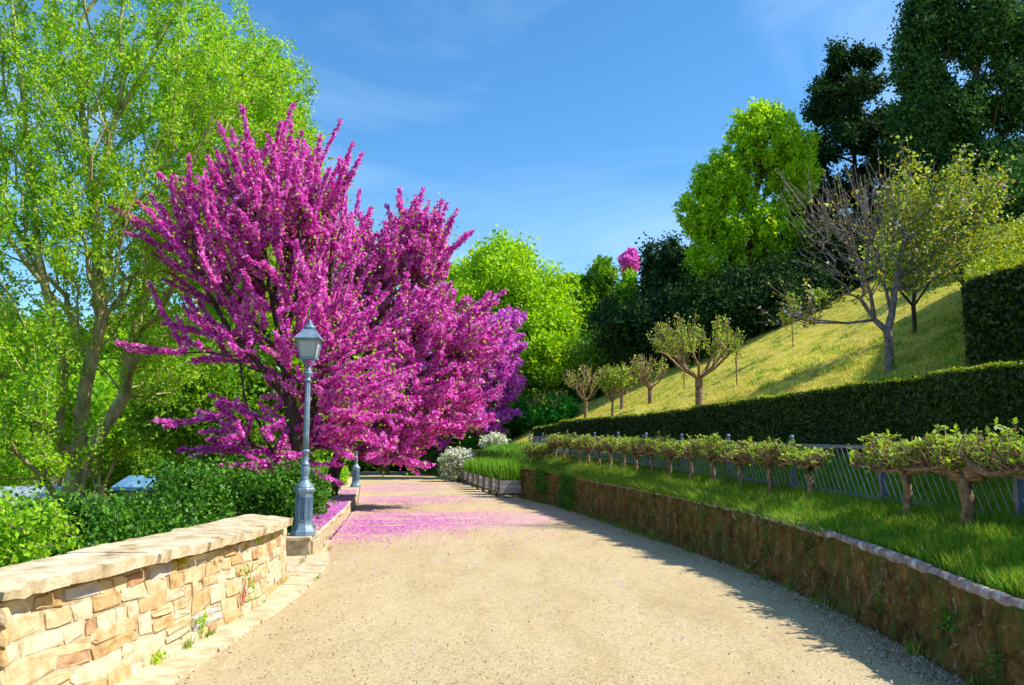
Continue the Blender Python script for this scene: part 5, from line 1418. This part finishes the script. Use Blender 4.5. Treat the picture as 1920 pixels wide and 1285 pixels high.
# petals
def petals(name, label, XY, z, size, seed):
    rg = np.random.default_rng(seed); P = np.concatenate([XY, z[:, None]], 1); n = len(P)
    a = rg.uniform(0, 6.28, n); s = size * rg.uniform(.6, 1.4, n); u = np.stack([np.cos(a) * s, np.sin(a) * s, rg.normal(size=n) * s * .2], 1); v = np.stack([-np.sin(a) * s * .6, np.cos(a) * s * .6, rg.normal(size=n) * s * .2], 1)
    V = np.stack([P + u, P + v, P - u, P - v], 1).reshape(-1, 3); link(name, np_mesh(name, V, [np.arange(4 * n).reshape(n, 4)], FALLEN), None, label, 'petals', kind='stuff')
rg = np.random.default_rng(500); XY = []
for (cx, cy_, rx, ry, n) in [(-3.0, 18.0, .6, 1.6, 7000), (-2.3, 19.2, .8, 1.5, 6000), (-1.2, 20.4, 1.1, 1.3, 1500), (-2.0, 18.5, 1.4, 2.6, 4500), (-3.4, 22, .6, 2.5, 3500), (-3.8, 27.5, 1.6, 1.2, 6000), (-2.6, 30, 2.0, 1.0, 3500), (-5.2, 36, 1.5, 1.8, 5000), (-5, 42, 2.2, 1.5, 5000), (-1.5, 21, 2.2, 5, 2500), (-.4, 14, 1.6, 4, 350)]:
    XY.append(rg.normal(size=(n, 2)) * (rx, ry) + (cx, cy_))
XY = np.concatenate(XY); keep = np.array([mnoise.noise((a * .9, b * 1.6, 0)) + .6 * mnoise.noise((a * 3, b * 5, 4)) + .22 for a, b in XY]); XY = XY[keep > rg.uniform(-.35, .35, len(XY))]; ok = (XY[:, 0] > lowX(XY[:, 1]) + .02) & (XY[:, 0] < wallX(XY[:, 1]) - .1); XY = XY[ok]
petals('fallen_petals', 'drift of magenta petals fallen on the sandy path', XY, .026 + rg.uniform(0, .008, len(XY)), .016, 3)
n = 20000; y = np.concatenate([rg.normal(size=n * 3 // 4) * 1.9 + 18.2, rg.uniform(14.6, 30, n // 4)]); x = lowX(y) - rg.uniform(0, .58, n); ok = y > 14.1; x, y = x[ok], y[ok]
petals('fallen_petals', 'magenta petals lying along the top of the knee high kerb wall', np.stack([x, y], 1), LOWH + .006 + rg.uniform(0, .005, len(x)), .016, 4)
# gravel stones and litter
PEB = surf_mat('pebble', [(.3, (.20, .14, .08)), (.55, (.48, .37, .22)), (.8, (.62, .54, .40))], 30, bump=0, island=.6)
def pebbles(name, label, X_, Y_, z, smin, smax, m_, seed):
    rg = np.random.default_rng(seed); n = len(X_); s = rg.uniform(smin, smax, n)[:, None]
    oc = np.array([(1, 0, 0), (0, 1, 0), (-1, 0, 0), (0, -1, 0), (0, 0, .7)])
    V = np.stack([X_, Y_, z], 1)[:, None, :] + oc[None] * (s * rg.uniform(.6, 1.3, (n, 5)))[..., None]
    f = np.array([(0, 1, 4), (1, 2, 4), (2, 3, 4), (3, 0, 4)]); F = (np.arange(n)[:, None, None] * 5 + f[None]).reshape(-1, 3)
    link(name, np_mesh(name, V.reshape(-1, 3), [F], m_), None, label, 'gravel', kind='stuff')
n = 26000; y = ysampler(n, 4.5, 16, 1.5); x = leftX(y) + rg.uniform(0, 1, n) * (wallX(y) - leftX(y)); tt = (x - leftX(y)) / (wallX(y) - leftX(y))
pebbles('loose_gravel', 'loose small stones scattered over the sandy path', x, y, .015 * np.sin(np.pi * tt) + .006 * np.sin(y * 1.7 + tt * 9), .003, .0085, PEB, 1)
DRY = surf_mat('dry_leaf_litter', [(.3, (.16, .10, .06)), (.55, (.36, .26, .18)), (.8, (.62, .58, .52))], 30, bump=0, island=.6)
n = 5200; y = ysampler(n, 4.5, 24, 1.0); x = wallX(y) - .04 - np.abs(rg.normal(size=n)) * .22
P = np.stack([x, y, .02 + rg.uniform(0, .012, n)], 1); V, F = quads_at(P, .014, rg, .45); link('leaf_litter', np_mesh('leaf_litter', V, [F], DRY), None, 'dry leaves and bark bits along the shaded foot of the mossy wall', 'leaf litter', kind='stuff')
n = 1600; y = ysampler(n, 4.5, 26, 1.0); x = leftX(y) + .02 + rg.uniform(0, 1, n) ** 1.6 * (wallX(y) - leftX(y)); P = np.stack([x, y, .026 + rg.uniform(0, .01, n)], 1)
V, F = quads_at(P, .013, rg, .35); link('leaf_litter', np_mesh('leaf_litter', V, [F], DRY), None, 'sparse dry leaf bits and twigs scattered over the sunlit path', 'leaf litter', kind='stuff')
